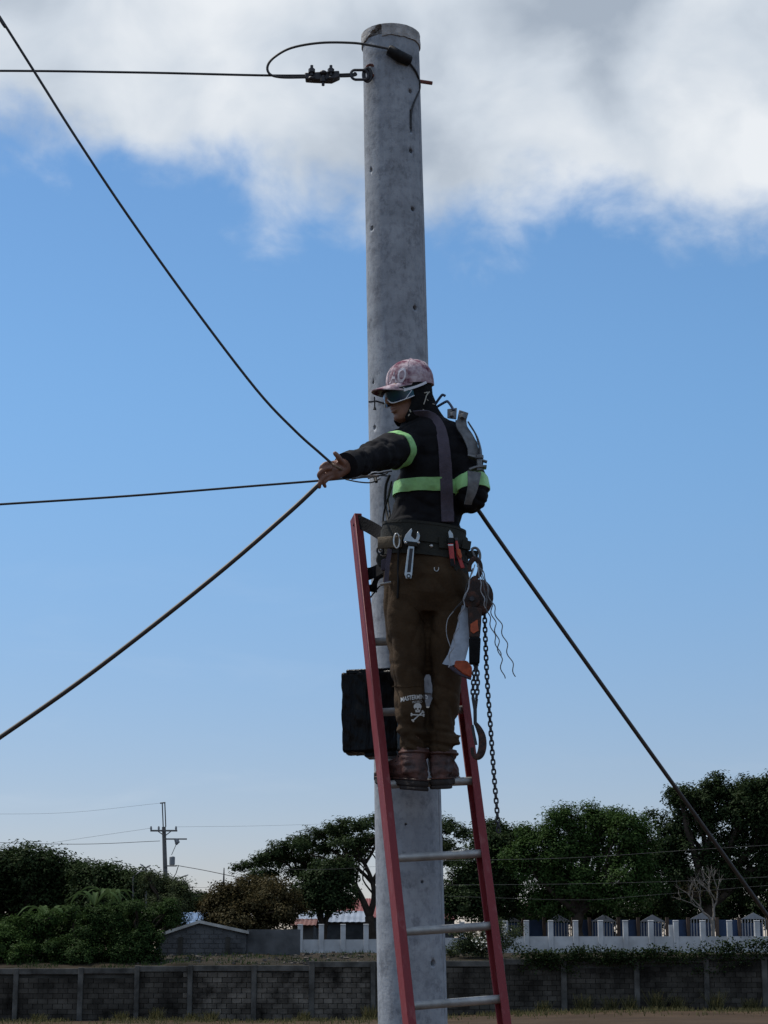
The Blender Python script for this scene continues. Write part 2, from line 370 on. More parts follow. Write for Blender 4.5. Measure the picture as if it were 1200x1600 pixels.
M['l_dark'] = leafmat('leaves_dark', (0.015, 0.027, 0.010), (0.036, 0.055, 0.020), 0.2)
M['l_mid'] = leafmat('leaves_mid', (0.017, 0.036, 0.010), (0.045, 0.078, 0.022), 0.22)
M['l_green'] = leafmat('leaves_green', (0.022, 0.048, 0.012), (0.058, 0.100, 0.027), 0.25)
M['l_brown'] = leafmat('leaves_brown', (0.030, 0.028, 0.012), (0.085, 0.066, 0.030), 0.22)
M['l_grey'] = leafmat('leaves_grey', (0.028, 0.042, 0.018), (0.075, 0.090, 0.042), 0.22)
M['banana'] = leafmat('banana_leaf', (0.03, 0.06, 0.02), (0.085, 0.125, 0.05), 0.3)
M['dry'] = leafmat('dry_grass', (0.05, 0.055, 0.022), (0.17, 0.15, 0.07), 0.3)
M['flower'] = leafmat('pale_flowers', (0.55, 0.55, 0.5), (0.75, 0.75, 0.7), 0.3)

# ------------------------------------------------------------------ setting: ground
WALL_Y = 80.0
def gz(x, y):                           # lower field
    s = min(max((x + 4) / 14, 0), 1); s = s * s * (3 - 2 * s)
    f = min(max((y - 40) / 40, 0), 1)
    return f * (-0.08 + 0.42 * s) + 0.05 * noise.noise((x * 0.3, y * 0.3, 0))
def grid(name, xs, ys, fz, m):
    V = [(x, y, fz(x, y)) for y in ys for x in xs]; n = len(xs)
    F = [(j * n + i, j * n + i + 1, (j + 1) * n + i + 1, (j + 1) * n + i) for j in range(len(ys) - 1) for i in range(n - 1)]
    me = fastmesh(name, V, F, 4)
    for p in me.polygons: p.use_smooth = True
    return place(name, me, m)
xs = [-2500, -600, -200, -80] + [-40 + 1.0 * i for i in range(81)] + [80, 200, 600, 2500]
tag(grid('ground', xs, [-60, -20, 0, 10, 20, 30, 40, 50, 56] + [58 + 0.6 * i for i in range(39)] + [90, 120, 300, 1000, 3000], gz, M['dirt']), kind='structure')
def rz(x, y):                           # terrace held up by the block wall
    if y < WALL_Y + 0.235: return -0.5
    t = min(max((y - WALL_Y - 0.3) / 10, 0), 1)
    left = min(max((-1.5 - x) / 4, 0), 1)
    b = (1.88 if x < -8.8 else 2.02) + (0.76 if x < -8.8 else 0.62) * (t ** (1.3 - 0.6 * left))
    far = min(max((y - 160) / 1500, 0), 1)
    return b + 0.10 * noise.noise((x * 0.7, y * 0.7, 3)) * (1 if y < 120 else 0.3) - 2.0 * far
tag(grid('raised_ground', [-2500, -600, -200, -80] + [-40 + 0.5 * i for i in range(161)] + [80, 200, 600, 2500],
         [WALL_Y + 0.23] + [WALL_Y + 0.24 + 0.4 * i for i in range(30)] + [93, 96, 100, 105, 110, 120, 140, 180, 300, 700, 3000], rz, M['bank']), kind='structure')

# ------------------------------------------------------------------ block wall
wall_lab = 'long weathered hollow block wall with cement posts along the bottom of the view'
wall = thing('block_wall', (0, WALL_Y, 0), wall_lab, 'wall')
posts_px = [-775, -675, -575, -475, -375, -275, -175, -75, 25, 126, 214, 297, 397, 487, 583, 680, 785, 881, 995, 1104, 1195, 1290, 1385, 1480, 1575, 1670, 1765, 1860, 1955]
tops_py = [1513] * 7 + [1513, 1513, 1512, 1509, 1508, 1508, 1502, 1502, 1501, 1498, 1496, 1495, 1490, 1490] + [1490] * 7
PX = [U(p, 1540, WALL_Y).x for p in posts_px]
TZ = [U(600, p, WALL_Y).z for p in tops_py]
blockmesh = []
for k in range(4):
    r2 = random.Random(k); b = MB().box((0, 0, 0), (0.38, 0.12, 0.186))
    for v in b.v: v += Vector((r2.uniform(-.006, .006), r2.uniform(-.008, .008), r2.uniform(-.005, .005)))
    me = b.mesh('block', Vector((0, 0, 0)), bevel=0.012, smooth=False); me.materials.append(M['block']); blockmesh.append(me)
blocks = []
for i in range(len(PX) - 1):
    x0, x1, zt = PX[i], PX[i + 1], TZ[i]; zb = min(gz(x0, 80), gz(x1, 80)) - 0.25
    MB().box(((x0 + x1) / 2, WALL_Y + 0.12, (zb + zt - 0.1) / 2), (x1 - x0 - 0.2, 0.16, zt - zb - 0.1)).build('mortar_panel', M['mortar'], wall, smooth=False)
    MB().box(((x0 + x1) / 2, WALL_Y + 0.05, zt - 0.12), (x1 - x0 - 0.19, 0.22, 0.23)).build('tie_beam', M['cement'], wall, bevel=0.015, smooth=False)
    zz = zb + 0.1; row = 0; n = max(4, round((x1 - x0 - 0.2) / 0.395)); w = (x1 - x0 - 0.2) / n
    while zz + 0.19 < zt - 0.22:
        off = 0.5 if row % 2 else 0
        for j in range(n + (1 if off else 0)):
            a = x0 + 0.1 + max(0, (j - off)) * w; b_ = x0 + 0.1 + min(n, j + 1 - off) * w
            if b_ - a > 0.05: blocks.append(((a + b_) / 2, zz + 0.095, b_ - a))
        zz += 0.2; row += 1
for i, x in enumerate(PX):
    zt = max(TZ[max(0, i - 1)], TZ[min(i, len(TZ) - 1)]) + 0.012; zb = gz(x, 80) - 0.3
    MB().box((x, WALL_Y + 0.02, (zb + zt) / 2), (0.21 + rnd.uniform(-.02, .02), 0.3, zt - zb)).build('post', M['cement'], wall, bevel=0.02, smooth=False)
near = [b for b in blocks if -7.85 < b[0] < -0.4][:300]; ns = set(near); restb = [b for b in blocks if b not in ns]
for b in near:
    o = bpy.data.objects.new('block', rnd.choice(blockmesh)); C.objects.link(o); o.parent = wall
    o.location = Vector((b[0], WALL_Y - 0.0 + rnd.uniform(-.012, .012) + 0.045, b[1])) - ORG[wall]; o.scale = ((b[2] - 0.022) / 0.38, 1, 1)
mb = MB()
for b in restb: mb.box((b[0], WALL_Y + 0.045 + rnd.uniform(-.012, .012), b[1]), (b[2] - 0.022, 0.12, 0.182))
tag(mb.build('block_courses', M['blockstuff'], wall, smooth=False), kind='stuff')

# rubble lying on the bank over the wall
mb = MB()
for k in range(520):
    x = rnd.uniform(-10, 0.6) if k < 360 else rnd.uniform(1, 16); y = rnd.uniform(80.5, 90); s = rnd.uniform(0.03, 0.12)
    mb.box((x, y, rz(x, y) + s * 0.2), (s * rnd.uniform(1, 2.2), s, s * rnd.uniform(.6, 1)), Matrix.Rotation(rnd.uniform(0, 3), 3, 'Z') @ Matrix.Rotation(rnd.uniform(-.5, .5), 3, 'X'))
tag(mb.build('rubble', M['stone'], smooth=False), 'loose rubble and stones strewn on the earth bank above the block wall', 'rubble', kind='stuff')

# ------------------------------------------------------------------ foliage
LEAF_N = 1.7; LEAF_S = 0.74
def leaf_arrays(cen, size, rng, up=0.4, aspect=0.5):
    out = None
    if isinstance(cen, tuple): cen, out = cen
    n = len(cen); nm = rng.normal(size=(n, 3)); nm[:, 2] = np.abs(nm[:, 2]) + up
    if out is not None: nm = nm * .42 + out
    nm /= np.linalg.norm(nm, axis=1)[:, None]
    t = rng.normal(size=(n, 3)); t -= nm * np.sum(t * nm, 1)[:, None]; t /= np.linalg.norm(t, axis=1)[:, None]; b = np.cross(nm, t)
    L = (size * LEAF_S * rng.uniform(0.6, 1.3, n))[:, None]
    V = np.stack([cen - t * L * .5, cen + b * L * aspect * .5 + nm * L * .06, cen + t * L * .5 - nm * L * 0.12, cen - b * L * aspect * .5 + nm * L * .06], 1).reshape(-1, 3)
    return V, np.arange(4 * n).reshape(-1, 4)
def crown_points(blobs, leaves, clump, rng, shell=0.55, dens=1.0, sat=6):
    """blobs: (centre, (rx, ry, rz)); leaves gathered in clumps spread through each blob, thicker near its skin"""
    full = list(blobs)
    for c, r in blobs:                  # smaller tufts breaking up the outline
        if max(r) < .5: continue
        for q in range(sat):
            v = rng.normal(size=3); v /= np.linalg.norm(v); v[2] = v[2] * .8 + .25; k_ = rng.uniform(.22, .42)
            full.append((np.array(c) + v * np.array(r) * rng.uniform(.8, 1.08), (r[0] * k_, r[1] * k_, max(r[2] * k_, .25))))
    blobs = full; D = []
    vol = np.array([(b[1][0] * b[1][1] * b[1][2]) ** 0.67 for b in blobs]); vol /= vol.sum(); P = []
    for (c, r), w in zip(blobs, vol):
        k = max(4, int(w * leaves * LEAF_N / 70)); d = rng.normal(size=(k, 3)); d /= np.linalg.norm(d, axis=1)[:, None]
        rad = rng.uniform(shell ** 3, 1, k) ** (1 / 3) * rng.uniform(0.86, 1.1, k)
        sd0 = rng.uniform(0, 50); lump = np.array([1 + .34 * noise.noise((v[0] * 2.6 + sd0, v[1] * 2.6, v[2] * 2.6)) + .2 * noise.noise((v[0] * 6 + sd0, v[1] * 6, v[2] * 6)) for v in d])
        cc = np.array(c) + d * (rad * lump)[:, None] * np.array(r)
        m = int(70 * dens); cr = clump * rng.uniform(0.5, 1.25, k)
        q = np.clip(rng.normal(size=(k, m, 3)), -1.7, 1.7) * cr[:, None, None] * np.array([0.55, 0.55, 0.4]) + cc[:, None, :]
        P.append(q.reshape(-1, 3)); o_ = (q - cc[:, None, :]); o_ /= np.linalg.norm(o_, axis=2)[:, :, None] + 1e-6
        o2 = d * .7 + np.array([0, 0, .35]); D.append((o_ * .6 + o2[:, None, :]).reshape(-1, 3))
    return np.concatenate(P), np.concatenate(D)
def px_blobs(lst, Y, seed=0):           # (px, py, half width px, half height px[, depth m, dy])
    out = []; r3 = random.Random(seed)
    for b in lst:
        y = Y + (b[5] if len(b) > 5 else r3.uniform(-1, 1)); c = U(b[0], b[1], y); s = mpp(c)
        out.append((c, (b[2] * s, b[4] if len(b) > 4 and b[4] else b[2] * s * 0.8, b[3] * s)))
    return out
def bent(a, b, r3, k=4, am=0.08):
    L = (b - a).length; return curve_pts([a] + [a.lerp(b, i / k) + Vector((r3.uniform(-1, 1), r3.uniform(-1, 1), r3.uniform(-.5, 1))) * L * am for i in range(1, k)] + [b], 3)
def tree(name, label, cat, base, blobs, lm, leaves=14000, size=0.2, clump=0.5, tr=0.25, seed=1, fork=0.4, group=None, bark='bark', shell=0.5, up=0.4, limbs=True, dens=1.0):
    rng = np.random.default_rng(seed); r3 = random.Random(seed); base = Vector(base)
    t = thing(name, base, label, cat, group)
    P = crown_points(blobs, leaves, clump, rng, shell, dens); V, F = leaf_arrays(P, size, rng, up)
    me = fastmesh('crown', V - np.array(base), F, 4); place('crown', me, M[lm], t, base)
    mid = Vector((0, 0, 0))
    for c, r in blobs: mid += Vector(c)
    mid /= len(blobs); low = min(c[2] - r[2] for c, r in blobs)
    fk = base.lerp(mid, fork) if mid.z > base.z else base + Vector((0, 0, .3)); mb = MB()
    tp = bent(base - Vector((0, 0, .3)), fk, r3, 3, 0.05); mb.tube(tp, [tr * (1.25 - 0.45 * i / (len(tp) - 1)) for i in range(len(tp))], 9)
    if limbs:
        for c, r in blobs:
            e = Vector(c) + Vector((0, 0, r[2] * 0.2)); lp = bent(fk, e, r3, 4, 0.07); mb.tube(lp, [tr * 0.6 * (1 - 0.8 * i / (len(lp) - 1)) + 0.015 for i in range(len(lp))], 6)
            for q in range(3):
                s0 = lp[int(len(lp) * r3.uniform(.4, .8))]; d = Vector((r3.uniform(-1, 1) * r[0], r3.uniform(-1, 1) * r[1], r3.uniform(-.2, .8) * r[2]))
                bp = bent(s0, Vector(c) + d * 0.8, r3, 3, 0.08); mb.tube(bp, [tr * 0.25 * (1 - 0.8 * i / (len(bp) - 1)) + 0.01 for i in range(len(bp))], 5)
    mb.build('trunk', M[bark], t); return t
def gp(px, Y): p = U(px, 1480, Y); return Vector((p.x, Y, rz(p.x, Y)))

# far low line of trees and the taller ones behind the left bushes
tree('round_tree', 'big dark leafy tree at the left edge behind the green bushes', 'tree', gp(20, 108),
     px_blobs([(-60, 1386, 75, 50), (20, 1376, 60, 46), (60, 1368, 50, 40), (110, 1391, 45, 40), (30, 1436, 80, 50), (100, 1436, 50, 40), (75, 1356, 22, 16), (20, 1349, 22, 14), (130, 1378, 26, 20), (100, 1364, 20, 14), (-10, 1346, 24, 14)], 108, 3), 'l_dark', 30000, 0.3, 0.8, 0.4, 3, shell=0.3)
tree('round_tree', 'lower dark tree sloping down between the big left tree and the far power pole', 'tree', gp(180, 106),
     px_blobs([(155, 1395, 42, 36), (195, 1400, 40, 36), (225, 1405, 30, 34), (180, 1440, 60, 40), (140, 1375, 24, 18), (165, 1372, 20, 14), (185, 1374, 18, 12), (215, 1378, 16, 11), (238, 1392, 20, 16)], 106, 4), 'l_dark', 18000, 0.26, 0.65, 0.3, 5, shell=0.3)
tree('feathery_tree', 'thin feathery grey green tree around the foot of the far power pole', 'tree', gp(262, 100),
     px_blobs([(240, 1380, 16, 16), (262, 1392, 22, 18), (285, 1398, 14, 16), (265, 1425, 36, 26), (232, 1372, 9, 9)], 100, 6), 'l_grey', 7000, 0.17, 0.45, 0.12, 7)
tree('far_tree', 'small far dark green treetop between the power pole and the brown tree', 'tree', gp(305, 150),
     px_blobs([(292, 1413, 20, 12), (318, 1410, 22, 11), (340, 1415, 20, 12)], 150, 6), 'l_dark', 5000, 0.3, 0.6, 0.2, 8)
tree('brown_tree', 'round bushy tree with brownish olive leaves behind the grey gabled house', 'tree', gp(392, 101),
     px_blobs([(345, 1420, 30, 28), (385, 1402, 36, 26), (425, 1405, 36, 28), (450, 1425, 20, 24), (390, 1435, 62, 26), (360, 1398, 20, 14), (415, 1390, 25, 12)], 101, 8), 'l_brown', 20000, 0.22, 0.5, 0.25, 9, shell=0.35)

# wide umbrella-shaped rain tree behind the pole
def rain_tree():
    Y = 116; base = gp(582, Y); r3 = random.Random(31); rng = np.random.default_rng(31)
    t = thing('rain_tree', base, 'wide flat crowned rain tree with open branches directly behind the concrete pole', 'tree')
    lay = [(382, 1355, 16, 4), (398, 1348, 22, 5), (414, 1341, 24, 6), (434, 1331, 28, 7), (455, 1320, 36, 9), (480, 1310, 36, 10), (515, 1300, 38, 10), (545, 1291, 36, 10), (575, 1284, 36, 10),
           (605, 1280, 40, 10), (645, 1280, 40, 10), (680, 1287, 36, 9), (708, 1296, 24, 8), (722, 1306, 14, 6), (440, 1342, 26, 8), (470, 1338, 30, 9), (505, 1328, 34, 9), (540, 1318, 30, 9), (575, 1312, 30, 8),
           (620, 1308, 40, 8), (670, 1312, 34, 8), (700, 1322, 24, 8), (400, 1366, 14, 6), (418, 1362, 16, 8), (480, 1358, 26, 9), (510, 1352, 26, 10), (540, 1345, 22, 9), (705, 1345, 18, 8), (560, 1332, 20, 7), (458, 1360, 16, 7)]
    bl = []
    for a in lay:
        c = U(a[0], a[1], Y + r3.uniform(-2.5, 2.5)); s = mpp(c); bl.append((c, (a[2] * s, r3.uniform(1.0, 2.2), a[3] * s)))
    P = crown_points(bl, 24000, 0.40, rng, 0.1, sat=0); V, F = leaf_arrays(P, 0.24, rng, 0.9)
    place('crown', fastmesh('crown', V - np.array(base), F, 4), M['l_dark'], t, base)
    mb = MB(); f1 = U(577, 1432, Y)
    mb.tube([base - Vector((0, 0, .3)), base.lerp(f1, .6), f1], [0.34, 0.3, 0.27], 9)
    for path, r in [([(577, 1432), (566, 1405), (552, 1380), (530, 1358), (505, 1340)], 0.2), ([(577, 1432), (584, 1405), (582, 1380), (570, 1350), (555, 1325)], 0.19),
                    ([(566, 1405), (540, 1382), (500, 1362), (460, 1345), (420, 1345)], 0.14), ([(582, 1380), (600, 1350), (625, 1322), (650, 1300)], 0.16),
                    ([(584, 1405), (612, 1380), (650, 1345), (690, 1320)], 0.15), ([(552, 1380), (548, 1350), (530, 1320), (510, 1308)], 0.1), ([(582, 1380), (560, 1358), (520, 1330), (480, 1318)], 0.1),
                    ([(570, 1350), (585, 1325), (590, 1300)], 0.09), ([(530, 1358), (490, 1352), (440, 1335)], 0.08)]:
        yy = r3.uniform(-2, 2); pts = [U(p[0], p[1], Y + yy * i / len(path)) for i, p in enumerate(path)]; pts = curve_pts(pts, 4)
        mb.tube(pts, [r * (1 - 0.75 * i / (len(pts) - 1)) + 0.02 for i in range(len(pts))], 7)
        for k in range(10):
            s0 = pts[r3.randrange(len(pts) // 3, len(pts))]; c, rr = min(bl, key=lambda b: (b[0] - s0).length + r3.uniform(0, 1.5))
            bp = bent(s0, c + Vector((r3.uniform(-1, 1) * rr[0], r3.uniform(-1, 1), 0)) * 0.7, r3, 3, 0.1); mb.tube(bp, [0.05 * (1 - .7 * i / (len(bp) - 1)) + .008 for i in range(len(bp))], 5)
    mb.build('trunk', M['bark'], t)
rain_tree()
tree('dark_tree', 'dense dark tree under the left arm of the rain tree crown', 'tree', gp(505, 108),
     px_blobs([(480, 1388, 24, 22), (508, 1376, 28, 24), (535, 1368, 20, 18), (500, 1408, 34, 18), (532, 1402, 22, 20)], 108, 4), 'l_dark', 13000, 0.24, 0.55, 0.2, 12, shell=0.3)
tree('dark_tree', 'dark tree just right of the concrete pole behind the red ladder rail', 'tree', gp(755, 106),
     px_blobs([(720, 1385, 30, 34), (750, 1370, 30, 34), (785, 1345, 34, 34), (760, 1325, 22, 20), (730, 1410, 44, 26), (785, 1395, 40, 40), (800, 1312, 26, 16), (770, 1300, 18, 10)], 106, 4), 'l_dark', 22000, 0.25, 0.6, 0.3, 14, shell=0.3)
tree('light_tree', 'lighter green feathery tree in the middle of the right hand grove', 'tree', gp(900, 103),
     px_blobs([(845, 1339, 34, 42), (880, 1309, 36, 40), (920, 1304, 38, 42), (960, 1319, 36, 44), (900, 1369, 66, 46), (860, 1399, 44, 34), (960, 1384, 44, 40), (884, 1277, 18, 14), (922, 1271, 12, 14), (945, 1277, 20, 14), (838, 1307, 20, 14), (980, 1299, 20, 20), (1000, 1321, 26, 40), (1005, 1369, 30, 44), (815, 1354, 24, 34)], 103, 5), 'l_green', 42000, 0.21, 0.55, 0.3, 15, shell=0.3)
tree('tall_tree', 'tall dark tree rising highest at the right edge of the grove', 'tree', gp(1100, 112),
     px_blobs([(1035, 1313, 32, 44), (1070, 1278, 38, 40), (1115, 1263, 44, 42), (1165, 1268, 44, 46), (1215, 1263, 44, 48), (1040, 1383, 40, 50), (1100, 1353, 60, 50), (1170, 1353, 60, 56), (1230, 1343, 50, 60), (1010, 1343, 24, 40), (1068, 1245, 18, 12), (1110, 1235, 16, 10), (1160, 1238, 26, 14), (1200, 1228, 20, 14)], 112, 6), 'l_dark', 46000, 0.26, 0.6, 0.4, 16, shell=0.3)
tree('understorey_tree', 'low dark understorey tree behind the blue fence left of the dead tree', 'tree', gp(1000, 118),
     px_blobs([(850, 1425, 50, 30), (920, 1425, 50, 30), (990, 1420, 50, 36), (1060, 1420, 50, 36), (780, 1425, 40, 26)], 118, 6), 'l_dark', 18000, 0.28, 0.6, 0.2, 17, shell=0.2)
tree('understorey_tree', 'low dark understorey tree behind the blue fence at the right edge', 'tree', gp(1170, 119),
     px_blobs([(1110, 1420, 44, 34), (1160, 1415, 44, 36), (1215, 1415, 44, 40)], 119, 6), 'l_dark', 12000, 0.28, 0.6, 0.2, 18, shell=0.2)
# far wood closing the horizon
rng = np.random.default_rng(77); P = []; D = []
for k in range(900):
    x = rng.uniform(-130, 130); h = 5.0 + 1.1 * noise.noise((x * .08, 0, 5)) + .8 * noise.noise((x * .3, 0, 8)); z = rng.uniform(2.2, h); q = np.clip(rng.normal(size=(50, 3)), -1.7, 1.7) * np.array([.9, .6, .5]); P.append(q + np.array([x, 172 + rng.uniform(0, 4), z])); D.append(q * .5 + np.array([0, -.2, .4]))
V, F = leaf_arrays((np.concatenate(P), np.concatenate(D)), .5, rng)
tag(place('far_wood', fastmesh('far_wood', V, F, 4), M['l_dark']), 'low dark line of distant woods along the horizon', 'woods', kind='stuff')
# dead tree
def dead_tree():
    Y = 100; base = gp(1120, Y); r3 = random.Random(4); t = thing('dead_tree', base, 'pale leafless dead tree with forked branches in front of the right grove', 'tree'); mb = MB()
    def br(a, d, L, r, n):
        b = a + d * L; pts = bent(a, b, r3, 3, 0.07); mb.tube(pts, [r * (1 - .45 * i / (len(pts) - 1)) for i in range(len(pts))], 6)
        if n:
            for k in range(3 if n > 1 else 2):
                dd = (d + Vector((r3.uniform(-.8, .8), r3.uniform(-.5, .5), r3.uniform(-.15, .4)))).normalized(); br(b if k else pts[len(pts) * 2 // 3], dd, L * r3.uniform(.55, .8), r * .55, n - 1)
    br(base, Vector((-.12, 0, 1)).normalized(), 1.6, .10, 0); f = base + Vector((-.12, 0, 1)).normalized() * 1.55
    br(f, Vector((-.55, 0, .8)).normalized(), 1.0, .07, 4); br(f, Vector((.25, .1, .95)).normalized(), 1.1, .075, 4)
    mb.build('trunk', M['palebark'], t)
    rng = np.random.default_rng(5); P = crown_points([(f + Vector((-.3, 0, 1.6)), (1.3, .6, .8))], 350, .4, rng, .4, .2); V, F = leaf_arrays(P, .1, rng)
    place('sparse_leaves', fastmesh('sparse_leaves', V - np.array(base), F, 4), M['l_brown'], t, base)
dead_tree()
# bushes leaning over the wall
bush_l = [('bushy green bamboo like shrub at the left edge over the wall', 20, [(-10, 1475, 40, 26), (20, 1455, 24, 18), (45, 1462, 28, 26), (70, 1438, 18, 14), (20, 1500, 50, 20), (60, 1448, 20, 14), (85, 1500, 30, 20), (35, 1488, 34, 22), (88, 1430, 14, 10)], 'l_green', 21),
          ('middle green shrub spilling over the wall below the banana leaves', 120, [(105, 1458, 26, 26), (135, 1450, 24, 24), (120, 1490, 44, 26), (165, 1478, 30, 30), (150, 1425, 18, 12), (170, 1440, 20, 16), (112, 1428, 12, 12), (185, 1505, 26, 12), (140, 1510, 30, 10)], 'l_mid', 22),
          ('taller dark green shrub beside the gable of the grey house', 215, [(190, 1450, 28, 28), (225, 1438, 26, 24), (248, 1430, 20, 18), (205, 1482, 38, 28), (185, 1510, 30, 12), (264, 1418, 14, 12), (178, 1420, 16, 12), (235, 1468, 20, 20), (210, 1415, 16, 10), (272, 1440, 12, 12), (240, 1495, 14, 12), (165, 1500, 20, 12)], 'l_mid', 23)]
for lab, px, bl, lm, sd_ in bush_l:
    tree('green_shrub', lab, 'shrub', gp(px, 84.2), px_blobs(bl, 83.4, sd_), lm, 26000, 0.14, 0.26, 0.1, sd_, 0.3, 'shrubs over the block wall', shell=0.35)
tree('flowering_shrub', 'loose shrub with small pale flowers right of the concrete pole above the wall', 'shrub', gp(752, 87),
     px_blobs([(722, 1470, 24, 20), (752, 1458, 30, 22), (785, 1468, 26, 22), (750, 1485, 44, 12), (770, 1445, 18, 10)], 86.5, 9), 'l_grey', 5200, 0.13, 0.3, 0.05, 25, 0.3)
fs = [o for o in C.objects if o.name == 'flowering_shrub'][0]; rng = np.random.default_rng(2)
P = crown_points(px_blobs([(752, 1468, 44, 20)], 86.0, 9), 420, 0.3, rng, .3, .14); V, F = leaf_arrays(P, .11, rng, aspect=.9)
tag(place('flowers', fastmesh('flowers', V - np.array(ORG[fs]), F, 4), M['flower'], fs, ORG[fs]), kind='stuff')

def banana(px, py, Y, label, seed):
    r3 = random.Random(seed); b = gp(px, Y); t = thing('banana_plant', b, label, 'plant', 'banana plants behind the shrubs'); top = U(px, py, Y)
    MB().tube([b - Vector((0, 0, .2)), b.lerp(top, .6), top - Vector((0, 0, .8))], [.16, .12, .07], 9).build('stem', M['l_grey'], t)
    for k in range(7):
        a = k * 0.9 + r3.uniform(-.3, .3); L = r3.uniform(1.5, 2.1); h = Vector((math.cos(a), math.sin(a) * .8, 0)); s0 = top - Vector((0, 0, .8)); pts = []
        for i in range(9):
            u = i / 8; pts.append(s0 + h * (L * (u * .95)) + Vector((0, 0, L * (1.5 * u - 1.45 * u * u))))
        side = h.cross(Vector((0, 0, 1))); rings = []
        for i, p in enumerate(pts):
            w = .17 * math.sin(math.pi * min(1, .12 + i / 8 * .9)) + .01; rings.append([p - side * w + Vector((0, 0, .08 * w * 4)), p, p + side * w + Vector((0, 0, .08 * w * 4))])
        mb = MB().loft(rings, closed=False, cap=False); mb.build('leaf', M['banana'], t)
banana(150, 1392, 96, 'banana plant with arching leaves between left tree and green shrubs', 3)
banana(172, 1385, 99, 'banana plant with upright leaves just left of the far street lights', 4)
banana(75, 1415, 92, 'low banana plant whose leaf tips poke over the leftmost shrub', 5)

# creeper on the wall top at right
rng = np.random.default_rng(40); P = []
for k in range(165):
    px = rng.uniform(815, 1240); hgt = 1491 - (9 if px > 1090 else 0) - (7 if px > 1150 else 0) + 3 * math.sin(px * .06) + rng.normal() * 3
    drop = abs(rng.normal()) * (9 if px < 1080 else 16)
    c = U(px, hgt + drop * (rng.uniform() < .55), WALL_Y - 0.12 - rng.uniform(0, .18)); P.append(np.array(c) + np.clip(rng.normal(size=(46, 3)), -1.8, 1.8) * np.array([.26, .08, .12]))
V, F = leaf_arrays(np.concatenate(P), .13, rng, .2, .8)
tag(place('creeper', fastmesh('creeper', V, F, 4), M['l_dark']), 'dark creeper draped over the top of the block wall at right', 'creeper', kind='stuff')
# dry grass and weed tufts at the foot of the wall
def blades(P, h, rng, w=.012):
    n = len(P); a = rng.uniform(0, 6.28, n); lean = rng.normal(size=(n, 2)) * .35; hh = h * rng.uniform(.4, 1.2, n)
    s = np.stack([np.cos(a), np.sin(a), a * 0], 1) * w; top = P + np.stack([lean[:, 0] * hh, lean[:, 1] * hh, hh], 1)
    V = np.stack([P - s, P + s, top + s * .25, top - s * .25], 1).reshape(-1, 3); return V, np.arange(4 * n).reshape(-1, 4)
n = 9000; X = rng.uniform(-17, 18, n); Yg = WALL_Y - 0.2 - np.abs(rng.normal(size=n)) * 3.5
keep = np.array([noise.noise((x * .5, y * .5, 9)) > -0.05 for x, y in zip(X, Yg)]); X = X[keep]; Yg = Yg[keep]
P = np.stack([X, Yg, [gz(x, y) - .02 for x, y in zip(X, Yg)]], 1); V, F = blades(P, .17, rng, .02)
tag(place('dry_grass', fastmesh('dry_grass', V, F, 4), M['dry']), 'short dry grass growing along the foot of the block wall', 'grass', kind='stuff')
n = 9000; X = rng.uniform(-16, 18, n); Yb_ = WALL_Y + 0.4 + rng.uniform(0, 1, n) ** 1.5 * 15
keep = np.array([noise.noise((x * .45, y * .45, 19)) > 0.02 for x, y in zip(X, Yb_)]); X = X[keep]; Yb_ = Yb_[keep]
P = np.stack([X, Yb_, [rz(x, y) - .02 for x, y in zip(X, Yb_)]], 1); V, F = blades(P, .16, rng, .02)
tag(place('bank_grass', fastmesh('bank_grass', V, F, 4), M['l_mid']), 'sparse green grass on the earth bank above the block wall', 'grass', kind='stuff')
for k, (px, h) in enumerate([(60, .3), (190, .35), (245, .45), (300, .3), (475, .35), (577, .5), (850, .4), (912, .6), (955, .5), (985, .5), (1028, .7), (1060, .5), (1120, .7), (1175, .45), (330, .35)]):
    p = U(px, 1585, WALL_Y - .6); z = gz(p.x, p.y); n = 130; Q = np.stack([p.x + np.clip(rng.normal(size=n), -1.6, 1.6) * .15, p.y + np.clip(rng.normal(size=n), -1.6, 1.6) * .10, np.full(n, z - .02)], 1); V, F = blades(Q, h, rng, .018)
    o = place('weed_tuft', fastmesh('weed_tuft', V - np.array((p.x, p.y, z)), F, 4), M['dry'], None, Vector((p.x, p.y, z))); tag(o, 'pale dry weed tuft standing at the foot of the block wall', 'weed', 'weed tufts along the wall')

